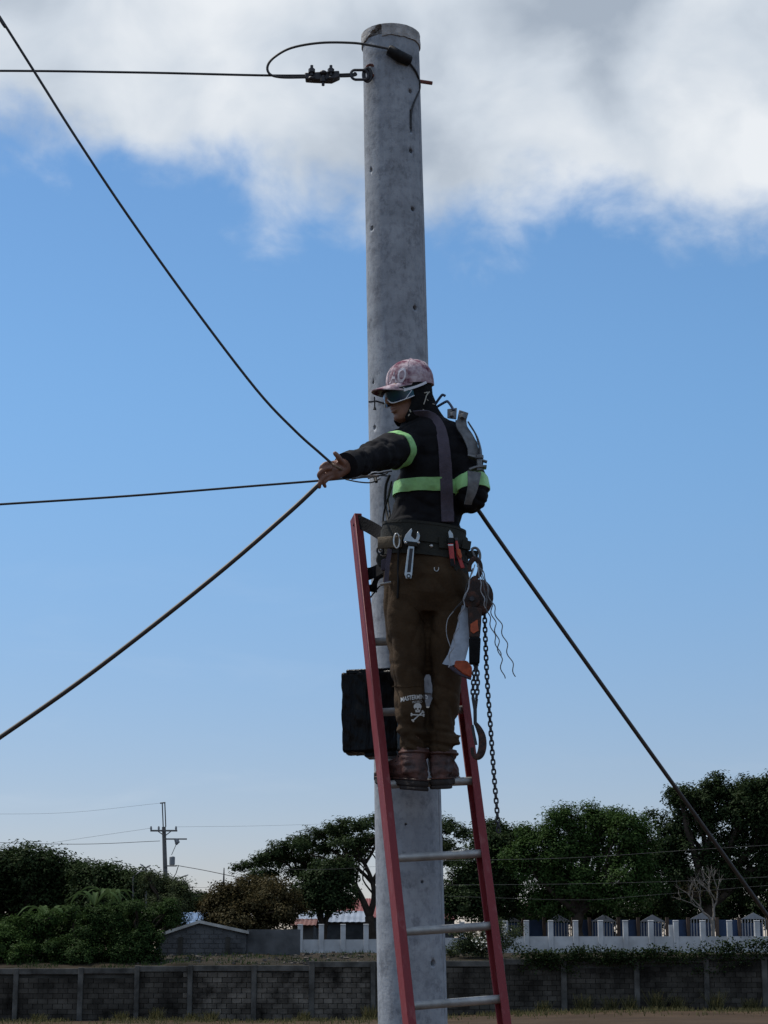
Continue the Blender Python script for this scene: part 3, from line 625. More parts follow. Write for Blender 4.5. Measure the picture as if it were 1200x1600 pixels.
# ------------------------------------------------------------------ buildings
def grey_house():
    Y = 88; z0 = rz(-6.5, Y) - .3; pk = U(312, 1443, Y); le = U(243, 1466, Y); re = U(385, 1459, Y); en = U(468, 1452, Y)
    t = thing('grey_house', (pk.x, Y, z0), 'small dark grey block house with low pale gable roof edge beyond the wall', 'house')
    MB().prism([Vector((le.x, Y, z0)), Vector((re.x, Y, z0)), re, pk, le], (0, 5, 0)).build('wall', M['housewall'], t, smooth=False)
    MB().box(((re.x + en.x) / 2 + .01, Y + .45, (z0 + en.z) / 2), (en.x - re.x, .5, en.z - z0)).build('side_wall', M['housewall'], t, smooth=False)
    for a, b in ((le, pk), (pk, re)):
        d = (b - a).normalized(); a2 = a - d * (.25 if a is le else 0); b2 = b + d * (.1 if b is re else 0); up = Vector((0, 0, .13))
        MB().prism([a2 + Vector((0, -.2, .012)), b2 + Vector((0, -.2, .012)), b2 + Vector((0, -.2, .012)) + up, a2 + Vector((0, -.2, .012)) + up], (0, 5.4, 0)).build('roof_slope', M['fascia'], t, smooth=False)
    # block courses proud of the gable wall
    mb = MB(); zz = z0 + .35; row = 0
    while zz < pk.z - .2:
        xa = le.x + .15; 
        while xa < re.x - .3:
            zlim = le.z + (pk.z - le.z) * (xa + .2 - le.x) / (pk.x - le.x) if xa + .2 < pk.x else re.z + (pk.z - re.z) * (re.x - xa - .2) / (re.x - pk.x)
            if zz + .2 < zlim - .05: mb.box((xa + .19 + (.2 if row % 2 else 0), Y - .004, zz + .09), (.36, .05, .168))
            xa += .4
        zz += .2; row += 1
    tag(mb.build('block_courses', M['housewall'], t, smooth=False), kind='stuff')
    for px in (282, 356): p = U(px, 1480, Y); MB().box((p.x, Y - .02, (z0 + U(px, 1464, Y).z) / 2), (.2, .1, U(px, 1464, Y).z - z0)).build('post', M['mortar'], t, smooth=False)
grey_house()
def shed(name, label, px0, px1, py_e, py_r, Y, roofm, wallm, dep=6, hip=False):
    a = U(px0, py_e, Y); b = U(px1, py_e, Y); r = U((px0 + px1) / 2, py_r, Y + dep / 2); z0 = rz(a.x, Y) - .3
    t = thing(name, ((a.x + b.x) / 2, Y, z0), label, 'house')
    MB().box(((a.x + b.x) / 2, Y + dep / 2, (z0 + a.z) / 2), (b.x - a.x - .3, dep - .4, a.z - z0)).build('wall', wallm, t, smooth=False)
    ins = (b.x - a.x) * .28 if hip else 0
    n = max(6, int((b.x - a.x) / .35)); mb = MB(); ra = []; rb = []; rc = []
    for i in range(n * 2 + 1):          # corrugated front and back slopes
        u = i / (2 * n); x = a.x + (b.x - a.x) * u; xr = a.x + ins + (b.x - a.x - 2 * ins) * u; w = .03 * (i % 2)
        ra.append(Vector((x, Y - .2, a.z + w))); rb.append(Vector((xr, Y + dep / 2, r.z + w))); rc.append(Vector((x, Y + dep + .2, a.z + w)))
    dn = Vector((0, 0, -.05))
    mb.loft([ra, rb, rc], closed=False, cap=False); mb.loft([[p + dn for p in q] for q in (ra, rb, rc)], closed=False, cap=False)
    if hip:
        for s in (0, -1): mb.add([ra[s], rb[s], rc[s]], [(0, 1, 2)])
    mb.build('roof', roofm, t, smooth=False)
    return t
shed('metal_roof_house', 'low house with pale silver metal roof behind the white fence left of pole', 462, 575, 1441, 1424, 122, M['silverroof'], M['housewall'], 8)
shed('red_roof_house', 'red roofed house behind the trunk of the rain tree', 512, 640, 1434, 1404, 132, M['redroof'], M['housewall'], 10, True)
shed('orange_roof_shed', 'small shed with orange roof at the corner of the white fence', 452, 494, 1446, 1436, 110, M['orangeroof'], M['housewall'], 5)
shed('blue_roof_house', 'far pale blue roof just left of the brown tree', 262, 328, 1444, 1426, 112, M['blueroof'], M['whitewall'], 7)
shed('red_roof_house', 'red hip roof showing just right of the concrete pole', 670, 714, 1436, 1418, 124, M['redroof'], M['housewall'], 8, True)
shed('red_roof_house', 'dark red roof tip between the ladder rail and the blue fence', 800, 845, 1432, 1414, 126, M['redroof'], M['housewall'], 8, True)

# white fence with posts
def white_fence():
    Y = 96; t = thing('white_fence', (U(800, 1490, Y).x, Y, rz(5, Y)), 'white painted low wall with regular square posts on the bank above', 'fence')
    zs = lambda px: U(px, 1468 - 5 * min(max((px - 560) / 260, 0), 1), Y).z
    for pxs in ([469, 502, 536, 572, 608, 645, 683, 722, 760, 790, 823], [823, 861, 900, 939, 978, 1018, 1057, 1099, 1141, 1184, 1228, 1272]):
        for i, px in enumerate(pxs):
            x = U(px, 1480, Y).x; zt = U(px, 1446 - 6 * min(max((px - 560) / 260, 0), 1), Y).z; zb = rz(x, Y) - .3
            if not (i == 0 and px == 823):
                p = MB().box((x, Y, (zb + zt) / 2), (.24, .24, zt - zb)).build('post', M['whitewall'], t, bevel=.015, smooth=False)
                MB().box((x, Y, zt + .03), (.27, .27, .06)).build('post_cap', M['whitewall'], p, bevel=.02, smooth=False)
            if i < len(pxs) - 1:
                x2 = U(pxs[i + 1], 1480, Y).x; zp = zs((px + pxs[i + 1]) / 2); MB().box(((x + x2) / 2, Y + .02, (zb + zp) / 2), (x2 - x - .244, .12, zp - zb)).build('panel', M['whitewall'], t, smooth=False)
    MB().box((U(1049, 1455, Y).x, Y + .1, U(1049, 1455, Y).z - .3), (.2, .15, 1.2)).build('notice_board', M['whitewall'], t, smooth=False)
white_fence()
def blue_fence():
    Y = 108; z0 = rz(8, Y); s = mpp(U(900, 1450, Y)); t = thing('blue_fence', (U(1000, 1450, Y).x, Y, z0), 'blue sheet fence with pale gabled grille panels behind the white fence', 'fence')
    zt = U(900, 1437, Y).z
    for c in [795, 873, 944, 1020, 1098, 1178, 1256]:
        x = U(c, 1450, Y).x; w = 36 * s; zr = U(c, 1440 if c < 1060 else 1436, Y).z; zp = U(c, 1429 if c < 1060 else 1426, Y).z
        g = MB().add([], [])
        for k in range(9): g.box((x - w / 2 + w * k / 8, Y, (z0 + zr) / 2), (.045, .05, zr - z0))
        g.box((x, Y + .03, z0 + .5), (w, .03, .07)); g.build('grille', M['palewhite'], t, smooth=False)
        MB().prism([Vector((x - w / 2 - .05, Y - .04, zr)), Vector((x + w / 2 + .05, Y - .04, zr)), Vector((x, Y - .04, zp))], (0, .1, 0)).build('gable', M['palewhite'], t, smooth=False)
        for sx in (-1, 1): MB().box((x + sx * (w / 2 + .16), Y - .02, (z0 + zt + .12) / 2), (.17, .17, zt + .12 - z0)).build('post', M['brownpost'], t, smooth=False)
        x2 = x + 76 * s / 1.0; MB().box((x + 38 * s, Y + .1, (z0 + zt) / 2), (40 * s - .2, .04, zt - z0)).build('sheet', M['bluesheet'], t, smooth=False)
        MB().box((x, Y + .9, (z0 + zt) / 2 - .1), (w, .04, zt - z0 - .1)).build('sheet', M['bluesheet'], t, smooth=False)
blue_fence()

# ------------------------------------------------------------------ far power pole and street lights
def far_pole():
    Y = 121; b = gp(263, Y); top = U(256, 1292, Y); t = thing('power_pole', b, 'far dark power pole with crossarm and transformer above the left trees', 'utility pole')
    MB().tube([b, top], [.17, .12], 8).build('shaft', M['oldpole'], t)
    for dx in (-2, 2):
        MB().tube([U(257 + dx, 1292, Y - .1), U(255.5 + dx * 1.0, 1254, Y - .1)], .035, 6).build('riser', M['darksteel'], t)
    MB().tube([U(250, 1255, Y - .1), U(258.5, 1254, Y - .1)], .04, 6).build('top_bracket', M['darksteel'], t)
    arm = MB().box(U(256, 1298, Y - .2), (42 * mpp(top), .1, .1)).build('crossarm', M['oldpole'], t, smooth=False)
    for px in (236, 248, 275): MB().tube([U(px, 1297, Y - .2), U(px, 1294, Y - .2), U(px, 1291, Y - .2)], [.05, .07, .04], 7).build('insulator', M['fargrey'], arm)
    MB().tube([U(247, 1299, Y - .2), U(257, 1306, Y - .1)], .03, 5).build('brace', M['oldpole'], t)
    MB().tube([U(267, 1299, Y - .2), U(258, 1306, Y - .1)], .03, 5).build('brace', M['oldpole'], t)
    MB().box(U(274, 1311, Y - .3), (36 * mpp(top), .08, .08)).build('lower_arm', M['oldpole'], t, smooth=False)
    MB().tube([U(275, 1311, Y - .3), U(277, 1316, Y - .3), U(275, 1320, Y - .3)], [.13, .16, .06], 7).build('fuse_cutout', M['fargrey'], t)
    tk = U(269, 1345, Y - .35); MB().tube([tk - Vector((0, 0, .25)), tk - Vector((0, 0, .22)), tk + Vector((0, 0, .22)), tk + Vector((0, 0, .26))], [.14, .17, .17, .1], 10).build('transformer', M['fargrey'], t)
    MB().tube([U(275, 1320, Y - .3), U(268, 1336, Y - .3)], .02, 5).build('jumper', M['wire'], t)
    MB().box(U(266, 1353, Y - .2), (20 * mpp(top), .07, .07)).build('secondary_rack', M['oldpole'], t, smooth=False)
    MB().tube([U(279, 1352, Y - .3), U(275, 1365, Y), U(265, 1380, Y)], .025, 5).build('service_drop', M['wire'], t)
    MB().tube(curve_pts([U(263, 1378, Y - .3), U(275, 1373, Y - .6), U(288, 1369, Y - .9)], 4), .03, 6).build('lamp_arm', M['oldpole'], t)
    MB().tube([U(285, 1370, Y - .85), U(289, 1368.5, Y - .95), U(294, 1367, Y - 1)], [.04, .09, .05], 7, .5).build('lamp_head', M['fargrey'], t)
far_pole()
def street_light(px, pt, pb, lab, arms):
    Y = 104; b = gp(px, Y); top = U(px, pt, Y); t = thing('street_light', b, lab, 'street light'); MB().tube([b, top], [.07, .045], 7).build('mast', M['oldpole'], t)
    for dx, dy in arms:
        e = U(px + dx, pt + dy, Y); ar = MB().tube([top, top.lerp(e, .5)], .03, 6).build('arm', M['oldpole'], t); MB().tube([top.lerp(e, .4), top.lerp(e, .6), e], [.05, .11, .06], 7, .45).build('lamp_head', M['fargrey'], ar)
street_light(228, 1356, 1400, 'twin armed street light left of the far power pole', [(-9, -6), (7, -4)])
street_light(208, 1370, 1400, 'single armed street light lower left of the far power pole', [(13, -10)])
mbx = MB(); a0 = U(350, 1356, 118); b0 = gp(350, 118)
ant = thing('antenna_mast', b0, 'thin antenna mast standing behind the brown tree', 'mast')
MB().tube([b0, a0 - Vector((.12, 0, 0)) * 0], [.09, .03], 5).build('mast', M['darksteel'], ant); MB().tube([b0 + Vector((-.3, 0, 0)), a0], [.04, .025], 5).build('stay', M['darksteel'], ant)

# thin lines in the far background
def line(name, label, pts, r, m='wire', cat='wire', n=8, seg=6, group=None):
    P = curve_pts([U(*p) for p in pts], n); mb = MB().tube(P, r, seg); o = mb.build(name, M[m]); return tag(o, label, cat, group)
line('power_line', 'dark far power line leaving the left edge towards the power pole', [(-60, 1315, 121), (120, 1319, 121), (250, 1314, 121)], .016)
line('power_line', 'faint topmost far line running from left edge to pole top bracket', [(-60, 1272, 121), (100, 1270, 121), (250, 1255, 121)], .006)
line('power_line', 'faint slanting far line between the other two left of the power pole', [(80, 1317, 121), (160, 1305, 121), (236, 1294, 121)], .007)
line('power_line', 'far line sagging from the power pole to the rain tree', [(275, 1352, 121), (320, 1360, 118), (372, 1371, 117)], .020)
line('power_line', 'faint far line rightwards from the power pole top crossarm', [(275, 1292, 121), (420, 1290, 140), (640, 1283, 160)], .006)
for k, y in enumerate((1386, 1393, 1399)):
    line('power_line', ['upper', 'middle', 'lowest'][k] + ' of three far parallel lines left of the brown tree', [(230, y - 1, 125), (290, y + 1, 125), (372, y, 125)], .009)
line('power_line', 'pale uppermost line crossing in front of the right hand grove', [(690, 1345, 99), (900, 1340, 99), (1080, 1328, 99), (1240, 1318, 99)], .007, 'oldpole')
line('power_line', 'pale middle line crossing in front of the right hand grove', [(690, 1383, 99), (900, 1381, 99), (1080, 1376, 99), (1240, 1368, 99)], .006, 'oldpole')
line('power_line', 'pale lowest line crossing in front of the right hand grove', [(690, 1400, 99), (900, 1406, 99), (1000, 1400, 99), (1240, 1380, 99)], .005, 'oldpole')
line('power_line', 'pale line passing in front of the rain tree left of the pole', [(440, 1358, 99), (520, 1358, 99), (640, 1350, 99)], .005, 'oldpole')

# ------------------------------------------------------------------ concrete pole
PY = 8.0
ptop = U(611, 52, PY - .125) + Vector((0, .125, 0)); pbot_v = U(645, 1600, PY); pdir = (ptop - pbot_v).normalized()
pb = pbot_v - pdir * ((pbot_v.z + 0.3) / pdir.z)
def prad(z): t = (z - pbot_v.z) / (ptop.z - pbot_v.z); return 0.1372 + (0.1245 - 0.1372) * t
def paxis(z): return pb + pdir * ((z - pb.z) / pdir.z)
def pole_front(px, py, out=0.0):        # point of the shaft surface seen at this place
    d = ray(px, py).normalized(); lo = 6.0
    o = CAM; best = None
    for i in range(60):
        pass
    # intersect with the tapering cylinder by marching
    t = 6.5
    while t < 11:
        p = o + d * t; a = paxis(p.z)
        r = math.hypot(p.x - a.x, p.y - a.y) - prad(p.z)
        if r < 0.0005: return p - d * out
        t += max(r * 0.8, 0.0004)
    p = U(px, py, PY); return p
pole = thing('concrete_pole', (pb.x, pb.y, 0), 'tall round grey concrete utility pole in the middle with chipped cap', 'utility pole')
def build_pole():
    n = 128; rings = []
    zs_ = [pb.z + (ptop.z - pb.z) * i / 360 for i in range(361)]
    for z in zs_:
        a = paxis(z); r = prad(z)
        rings.append([a + Vector((math.cos(2 * math.pi * k / n), math.sin(2 * math.pi * k / n), 0)) * (r + 0.0012 * noise.noise((math.cos(6.283 * k / n) * 2, math.sin(6.283 * k / n) * 2, z * 2.5))) for k in range(n)])
    me = MB().loft(rings).mesh('shaft', ORG[pole]); ob = place('shaft', me, M['pole'], pole, ORG[pole])
    cut = MB()
    for px, py, r in [(641, 143, .0085), (642, 236, .009), (579.5, 266, .009), (645, 327, .009), (581, 357, .0095), (648.5, 481, .0095), (585, 668, .009), (677, 1505, .0115), (583, 598, .007), (660, 1378, .006), (634, 1288, .004)]:
        p = pole_front(px, py); a = paxis(p.z); h = Vector((a.x - p.x, a.y - p.y, 0)).normalized(); cut.tube([p - h * .03, p + h * .07], r * 1.15, 16)
    s0 = pole_front(642, 172); a = paxis(s0.z); h = Vector((a.x - s0.x, a.y - s0.y, 0)).normalized(); s1 = pole_front(642.5, 207)
    cut.box((s0 + s1) / 2 + h * .005, (.012, .07, (s1 - s0).length), rot_from(h.cross(Vector((0, 0, 1))), Vector((0, 0, 1))))
    cm = cut.mesh('cut', ORG[pole]); co = bpy.data.objects.new('cut', cm); C.objects.link(co); co.location = ORG[pole]
    bm_ = ob.modifiers.new('b', 'BOOLEAN'); bm_.operation = 'DIFFERENCE'; bm_.solver = 'EXACT'; bm_.object = co; bm_.use_self = True
    dg = bpy.context.evaluated_depsgraph_get(); dg.update(); me2 = bpy.data.meshes.new_from_object(ob.evaluated_get(dg)); ob.modifiers.clear()
    bpy.data.objects.remove(co)
    if len(me2.vertices) > 3000:
        ob.data = me2
    # cap: cement plug slightly wider than the shaft, a wedge broken out of it
    n = 180; c0 = paxis(ptop.z); z0 = U(611, 54.5, PY - .128).z; z1 = U(611, 35, PY - .128).z; rings = []; R0 = prad(ptop.z)
    K = 16
    def cr(k, j):
        th = 2 * math.pi * k / n; sx = math.sin(th); front = -math.cos(th); u = j / K   # th: 0 = away
        off = sx * R0 / mpp(ptop)        # px offset across
        nb = noise.noise((th * 9, u * 3, 1)) * 3
        chip = front > 0 and off < -15 + nb * .4 and off > (-41 + 23 * u ** 0.8 + nb) and u < 0.97
        rr = R0 * 1.045 + .002 * noise.noise((th * 6, u * 2, 4))
        if chip: rr = R0 * .86 + .010 * noise.noise((th * 14, u * 6, 2))
        return rr
    for j in range(K + 1):
        u = j / K; z = z0 + (z1 - z0) * u; a = paxis(z); ring = []
        for k in range(n):
            th = 2 * math.pi * k / n; rr = cr(k, j) - (.006 if j == K else 0); zz = z + (0.006 * noise.noise((th * 3, 0, 7)) + .003 * noise.noise((th * 12, 0, 7)) if j == 0 else 0)
            ring.append(Vector((a.x + math.sin(th) * rr, a.y + math.cos(th) * rr, zz)))
        rings.append(ring)
    MB().loft(rings).build('cap', M['capc'], pole, sharp=30)
build_pole()
sm_ = []
for k in range(60):
    z = pb.z + (ptop.z - .1 - pb.z) * k / 59; a = paxis(z); sm_.append(a + Vector((math.cos(R(-24)), math.sin(R(-24)), 0)) * (prad(z) - .0012))
MB().tube(sm_, .0042, 6).build('mould_seam', M['pole'], pole)

# nail and little hook in the pole
nl = thing('pole_pin', pole_front(595, 629), 'thin pin with a hanging black knob sticking out of the pole at cap height', 'pin')
q = pole_front(588, 629); MB().tube([U(577, 628, 7.8), q + Vector((.0, -.02, 0)), pole_front(604, 631)], .004, 6).build('pin', M['darksteel'], nl)
MB().tube([U(585, 620, 7.84), U(585.5, 636, 7.84), U(585.5, 640, 7.84)], [.003, .003, .008], 7).build('knob', M['rubber'], nl)

# ------------------------------------------------------------------ dead-end hardware on top
ey = pole_front(578, 115); 
eb = thing('eye_bolt', ey, 'rusty eye bolt driven through the pole just below the cap', 'bolt')
MB().tube([U(579, 118, 7.9), U(655, 127, 8.06), U(675, 130, 8.08)], .009, 8).build('shank', M['rustred'], eb)
c = U(574, 117, 7.90); ring = [c + Vector((math.cos(a) * .016, 0, math.sin(a) * .030)) for a in [2 * math.pi * k / 18 for k in range(18)]]
MB().tube(ring, .0085, 8, closed=True, up=(0, 1, 0)).build('eye', M['darksteel'], eb)
c2 = pole_front(579, 108, .006); MB().tube([c2 + Vector((.018 * math.cos(a), -.002, .02 * math.sin(a))) for a in [R(20 + 220 * k / 10) for k in range(11)]], .006, 7).build('curl', M['rustred'], eb)
# shackle link
c = U(562, 117, 7.89); Lx = 0.034; Rz = .0225; loop = []
for k in range(24):
    a = 2 * math.pi * k / 24; sx = math.cos(a); loop.append(c + Vector((math.copysign(max(abs(sx) * .02, 0), sx) + math.copysign(.018, sx), 0, math.sin(a) * Rz - (math.cos(a)) * .003)))
tag(MB().tube(loop, .0062, 8, closed=True, up=(0, 1, 0)).build('shackle_link', M['darksteel']), 'dark oval steel link joining the eye bolt and the wire clamp', 'link')
# three bolt clamp
YC = 7.89; s = mpp(U(500, 118, YC))
cl = thing('wire_clamp', U(502, 126, YC), 'three bolt wire clamp on the upper guy wire left of the pole', 'clamp')
MB().prism([U(476, 113, YC - .02), U(530, 110, YC - .02), U(531, 119, YC - .02), U(518, 125, YC - .02), U(490, 124, YC - .02), U(477, 123, YC - .02)], (0, .04, 0)).build('plate', M['darksteel'], cl, bevel=.003)
for px, d in ((487, -1), (505, 1), (517, -1)):
    a = U(px, 118, YC - .026); zz = 1 if d < 0 else -1
    MB().tube([a, a + Vector((0, 0, zz * 17 * s))], .0065, 8).build('bolt', M['darksteel'], cl)
    MB().tube([a + Vector((0, 0, zz * 5 * s)), a + Vector((0, 0, zz * 11 * s))], .0145, 6).build('nut', M['darksteel'], cl, smooth=False)
    MB().ball(a - Vector((0, 0, zz * 5 * s)), (.016, .014, .010)).build('bolt_head', M['darksteel'], cl)
line('guy_wire', 'straight upper guy wire from the left edge to the three bolt clamp', [(-900, 112, YC), (-80, 110.5, YC), (200, 113, YC), (430, 118, YC), (545, 116, YC), (553, 114, YC), (556, 117, YC), (545, 119, YC), (520, 119.5, YC)], .0056)
line('wire_tail', 'wire tail looping from the clamp up and over to a black sleeve', [(480, 121, YC - .01), (440, 121, YC - .01), (422, 116, YC - .01), (418, 104, YC - .015), (428, 90, YC - .02), (455, 75, YC - .02), (500, 67, YC - .02), (550, 67, YC - .04), (580, 71, 7.85), (606, 76, 7.845)], .0055, n=6)
sl = [pole_front(606, 77, .02), pole_front(624, 88, .022), pole_front(642, 96, .02)]
dv = (sl[2] - sl[0]).normalized()
tag(MB().tube([sl[0], sl[0] + dv * .006, sl[1], sl[2] - dv * .006, sl[2]], [.016, .024, .026, .024, .016], 10).build('wire_sleeve', M['rubber'], sharp=60), 'black rubber sleeve on the wire tail against the pole top', 'sleeve')
P = [pole_front(640, 98, .012), pole_front(650, 112, .012), pole_front(655, 126, .012), pole_front(655.5, 140, .010), pole_front(648, 158, .008), pole_front(643, 175, .006), pole_front(642, 200, .004)]
tag(MB().tube(curve_pts(P, 6), .0045, 6).build('ground_wire', M['wire']), 'thin wire running from the black sleeve down into the slot of the pole', 'wire')

# ------------------------------------------------------------------ ladder
LT = U(556, 808, 7.79); LB_ = U(640, 1600, 7.28); ld = (LB_ - LT).normalized()
Lfoot = LT + ld * ((LT.z - 0.02) / -ld.z); W = Vector((.342, .108, .025)); 
lx = (W - ld * W.dot(ld)).normalized(); ln = lx.cross(ld).normalized()      # ln points across the ladder's depth
if ln.y > 0: ln = -ln
ladder = thing('ladder', Lfoot, 'red fibreglass ladder with aluminium rungs leaning on the pole', 'ladder')
def rail(o, e, flip):
    w, d, t = .031, .068, .007; a = lx * flip
    # channel: web on the outer side, flanges pointing inwards
    pr = [(0, 0), (w, 0), (w, t), (t, t), (t, d - t), (w, d - t), (w, d), (0, d)]
    r = [[p - a * (w * .5) + a * x + ln * (d * .5 - y) for x, y in pr] for p in (o, e)]
    MB().loft(r).build('rail', M['rail'], ladder, bevel=.0015)
rail(LT, Lfoot, 1); rail(LT + W + ld * .0, Lfoot + W, -1)
def t_at(py):
    a, b = 0.0, 3.0
    for _ in range(40):
        m_ = (a + b) / 2
        if proj(LT + ld * m_)[1] < py: a = m_
        else: b = m_
    return a
ts = [t_at(p) for p in (893, 1003, 1113, 1226, 1341, 1456, 1572)]; sp = ts[-1] - ts[-2]
full = (Lfoot - LT).length
while ts[-1] + sp < full - .05: ts.append(ts[-1] + sp)
for tt in ts:
    a = LT + ld * tt; mb = MB(); u2 = -ld; rr = []
    prof = [(.017 * math.cos(x), .0165 * math.sin(x)) for x in [2 * math.pi * k / 14 for k in range(14)]]
    prof = [(x, min(y, .0125)) for x, y in prof]
    for k in (0.006, 1 - .006): rr.append([a + W * k + ln * x + u2 * y for x, y in prof])
    mb.loft(rr).build('rung', M['alu'], ladder)
for f, flip in ((0, 1), (1, -1)):
    MB().box(Lfoot + W * f + Vector((0, 0, .0)) + ld * -.01, (.05, .09, .03)).build('foot', M['rubber'], ladder, bevel=.004)
# webbing that ties the ladder head to the pole
sp1 = thing('ladder_strap', U(575, 820, 7.7), 'black webbing strap from the ladder head round the pole to the waist', 'strap')
MB().ribbon(curve_pts([U(556, 813, 7.76), U(575, 822, 7.72), U(592, 832, 7.66), U(606, 842, 7.55)], 4), Vector((.012, .0, .05)), .004).build('webbing', M['hood'], sp1)
MB().ribbon(curve_pts([U(573, 898, 7.72), U(586, 893, 7.70), U(602, 884, 7.6)], 4), Vector((.0, .01, .05)), .004).build('lower_webbing', M['hood'], sp1)
MB().ribbon(curve_pts([U(586, 890, 7.72), U(585, 906, 7.72), U(581, 920, 7.74), U(590, 905, 7.66), U(602, 898, 7.62)], 4), Vector((.0, .05, .0)), .004).build('flap', M['hood'], sp1)
MB().ribbon([U(576, 937, 7.74), U(592, 917, 7.6), U(602, 908, 7.56)], Vector((.012, 0, .012)), .004).build('tie', M['hood'], sp1)

# ------------------------------------------------------------------ black box on the pole
def plastic_box():
    c = U(581, 1115, 7.765); t = thing('wrapped_box', c - Vector((0, 0, .18)), 'black plastic wrapped terminal box strapped to the pole behind the ladder', 'box')
    rot = Matrix.Rotation(R(-9), 3, 'Z') @ Matrix.Rotation(R(-1.2), 3, 'Y'); bm = bmesh.new(); bmesh.ops.create_cube(bm, size=1)
    bmesh.ops.subdivide_edges(bm, edges=bm.edges[:], cuts=26, use_grid_fill=True)
    for v in bm.verts:
        p = v.co.copy(); u = Vector((p.x * .220, p.y * .13, p.z * .315))
        f = noise.noise((p.x * 3 + 3, p.y * 3, p.z * 1.4)) * .004 - .0035 * max(0, 1 - abs(noise.noise((p.x * 4 + p.z * 3, p.y * 4, p.z * 1.6 - p.x * 3))) * 4) + noise.noise((p.x * 16, p.y * 9 + 2, p.z * 4)) * .0030 + noise.noise((p.x * 5 + p.z * 9, p.y * 9, p.z * 3 + p.x * 6)) * .004
        out = Vector((p.x if abs(p.x) > .49 else 0, p.y if abs(p.y) > .49 else 0, p.z if abs(p.z) > .49 else 0))
        if out.length: u += out.normalized() * f
        if abs(p.x) > .48 and abs(p.z) > .48: u *= .985
        v.co = rot @ u + c - ORG[t]
    for f in bm.faces: f.smooth = True
    me = bpy.data.meshes.new('box_body'); bm.to_mesh(me); bm.free(); place('box_body', me, M['bag'], t, ORG[t])
    MB().box(c + rot @ Vector((.005, -.004, .160)), (.19, .12, .02), rot).build('lid', M['bag'], t, bevel=.004)
    MB().box(c + rot @ Vector((.04, 0, -.164)), (.13, .11, .024), rot).build('bottom_flap', M['bag'], t, bevel=.004)
    MB().box(c + Vector((.07, .08, 0)), (.10, .12, .2)).build('bracket', M['steel'], t, bevel=.004)
    mb = MB()
    for zz in (-.09, .1):
        a = paxis(c.z + zz); ring = [a + Vector((math.cos(x), math.sin(x), 0)) * (prad(c.z) + .002) for x in [2 * math.pi * k / 40 for k in range(40)]]
        MB().tube(ring, .008, 6, .25, closed=True, up=(0, 0, 1)).build('band', M['steel'], t)
plastic_box()
tag(MB().box(U(590, 1213, 7.93), (.03, .05, .03)).build('pole_step', M['darksteel'], bevel=.003), 'small dark bracket on the left of the pole below the wrapped box', 'bracket')

# ------------------------------------------------------------------ the lineman
person = thing('person', U(668, 1232, 7.5), 'lineman in black jacket, brown trousers, tie dye cap on the ladder reaching left', 'person')
PO = ORG[person]
def ring_at(px, py, Y, hw, hd, n=32, ex=2.4, tilt=0.0):
    c = U(px, py, Y); a = hw * mpp(c); out = []
    for k in range(n):
        th = 2 * math.pi * k / n; cx = math.copysign(abs(math.cos(th)) ** (2 / ex), math.cos(th)); sy = math.copysign(abs(math.sin(th)) ** (2 / ex), math.sin(th))
        out.append(c + Vector((cx * a, sy * hd, tilt * cx * a)))
    return out
torso = [(664, 648, 7.47, 22, .062), (668, 656, 7.46, 33, .076), (671, 664, 7.45, 46, .09), (674, 676, 7.45, 56, .106), (678, 692, 7.44, 58, .118), (679, 712, 7.44, 58, .124),
         (677, 740, 7.44, 56, .122), (672, 775, 7.45, 54.5, .117), (666, 800, 7.46, 56.5, .117), (662, 818, 7.46, 62, .122), (662, 832, 7.46, 60.5, .118), (661, 850, 7.46, 59, .114)]
def arm_pts(): return None
LS, LE_, LW = U(640, 696, 7.40), U(592, 711, 7.17), U(543, 727, 6.98)
RS, RE_, RW = U(718, 700, 7.42), U(739, 775, 7.36), U(692, 775, 7.72)
def limb(mb, pts, rs, n=20, k=5): 
    P = curve_pts(pts, k); rr = []
    for i in range(len(P)):
        u = i / (len(P) - 1) * (len(rs) - 1); j = min(int(u), len(rs) - 2); rr.append(rs[j] + (rs[j + 1] - rs[j]) * (u - j))
    mb.tube(P, rr, n); return P, rr
shirt = MB(); shirt.loft([ring_at(*t) for t in torso])
shirt.tube([LS + Vector((.06, .03, -.01)), LS, LS.lerp(LE_, .5)], [.080, .086, .073], 20)
LA = limb(shirt, [LS, LS.lerp(LE_, .5) + Vector((0, 0, .0)), LE_, LE_.lerp(LW, .55) + Vector((0, 0, -.006)), LW], [.082, .076, .067, .056, .047])
RA = limb(shirt, [RS, RS.lerp(RE_, .5) + Vector((.008, 0, .006)), RE_, RE_.lerp(RW, .5) + Vector((.01, 0, -.012)), RW], [.074, .068, .062, .054, .045])
shirt.ball(RE_ + Vector((.004, -.005, -.006)), (.058, .06, .06), 16, 10)
def groove(v, k=2.6): return max(0.0, 1 - abs(v) * k) ** 2
AX = (LE_ - LS).normalized(); AX2 = (LW - LE_).normalized()
def folds(p):
    f = .006 * noise.noise((p.x * 8, p.y * 8, p.z * 13)) + .004 * noise.noise((p.x * 22 + p.z * 14, p.y * 20, p.z * 24 - p.x * 10))
    f -= .0065 * groove(noise.noise((p.x * 5 + p.z * 7, p.y * 6 + 3, p.z * 6 - p.x * 5)))
    f -= .0045 * groove(noise.noise((p.x * 9 - p.z * 9 + 7, p.y * 8, p.z * 8 + p.x * 7)))
    if p.z < U(600, 770, 7.4).z: f -= .007 * groove(noise.noise((p.x * 6 + p.z * 10, p.y * 8, p.z * 15 + p.x * 4 + 9)), 2.0)
    tl = (p - LS).dot(AX); 
    if p.y < 7.34 and p.x < U(630, 700, 7.3).x: f += .007 * noise.noise((tl * 30, p.z * 7, 5)) - .008 * groove(noise.noise((tl * 15 + p.z * 9, p.z * 6, 2)), 2.2)
    return f
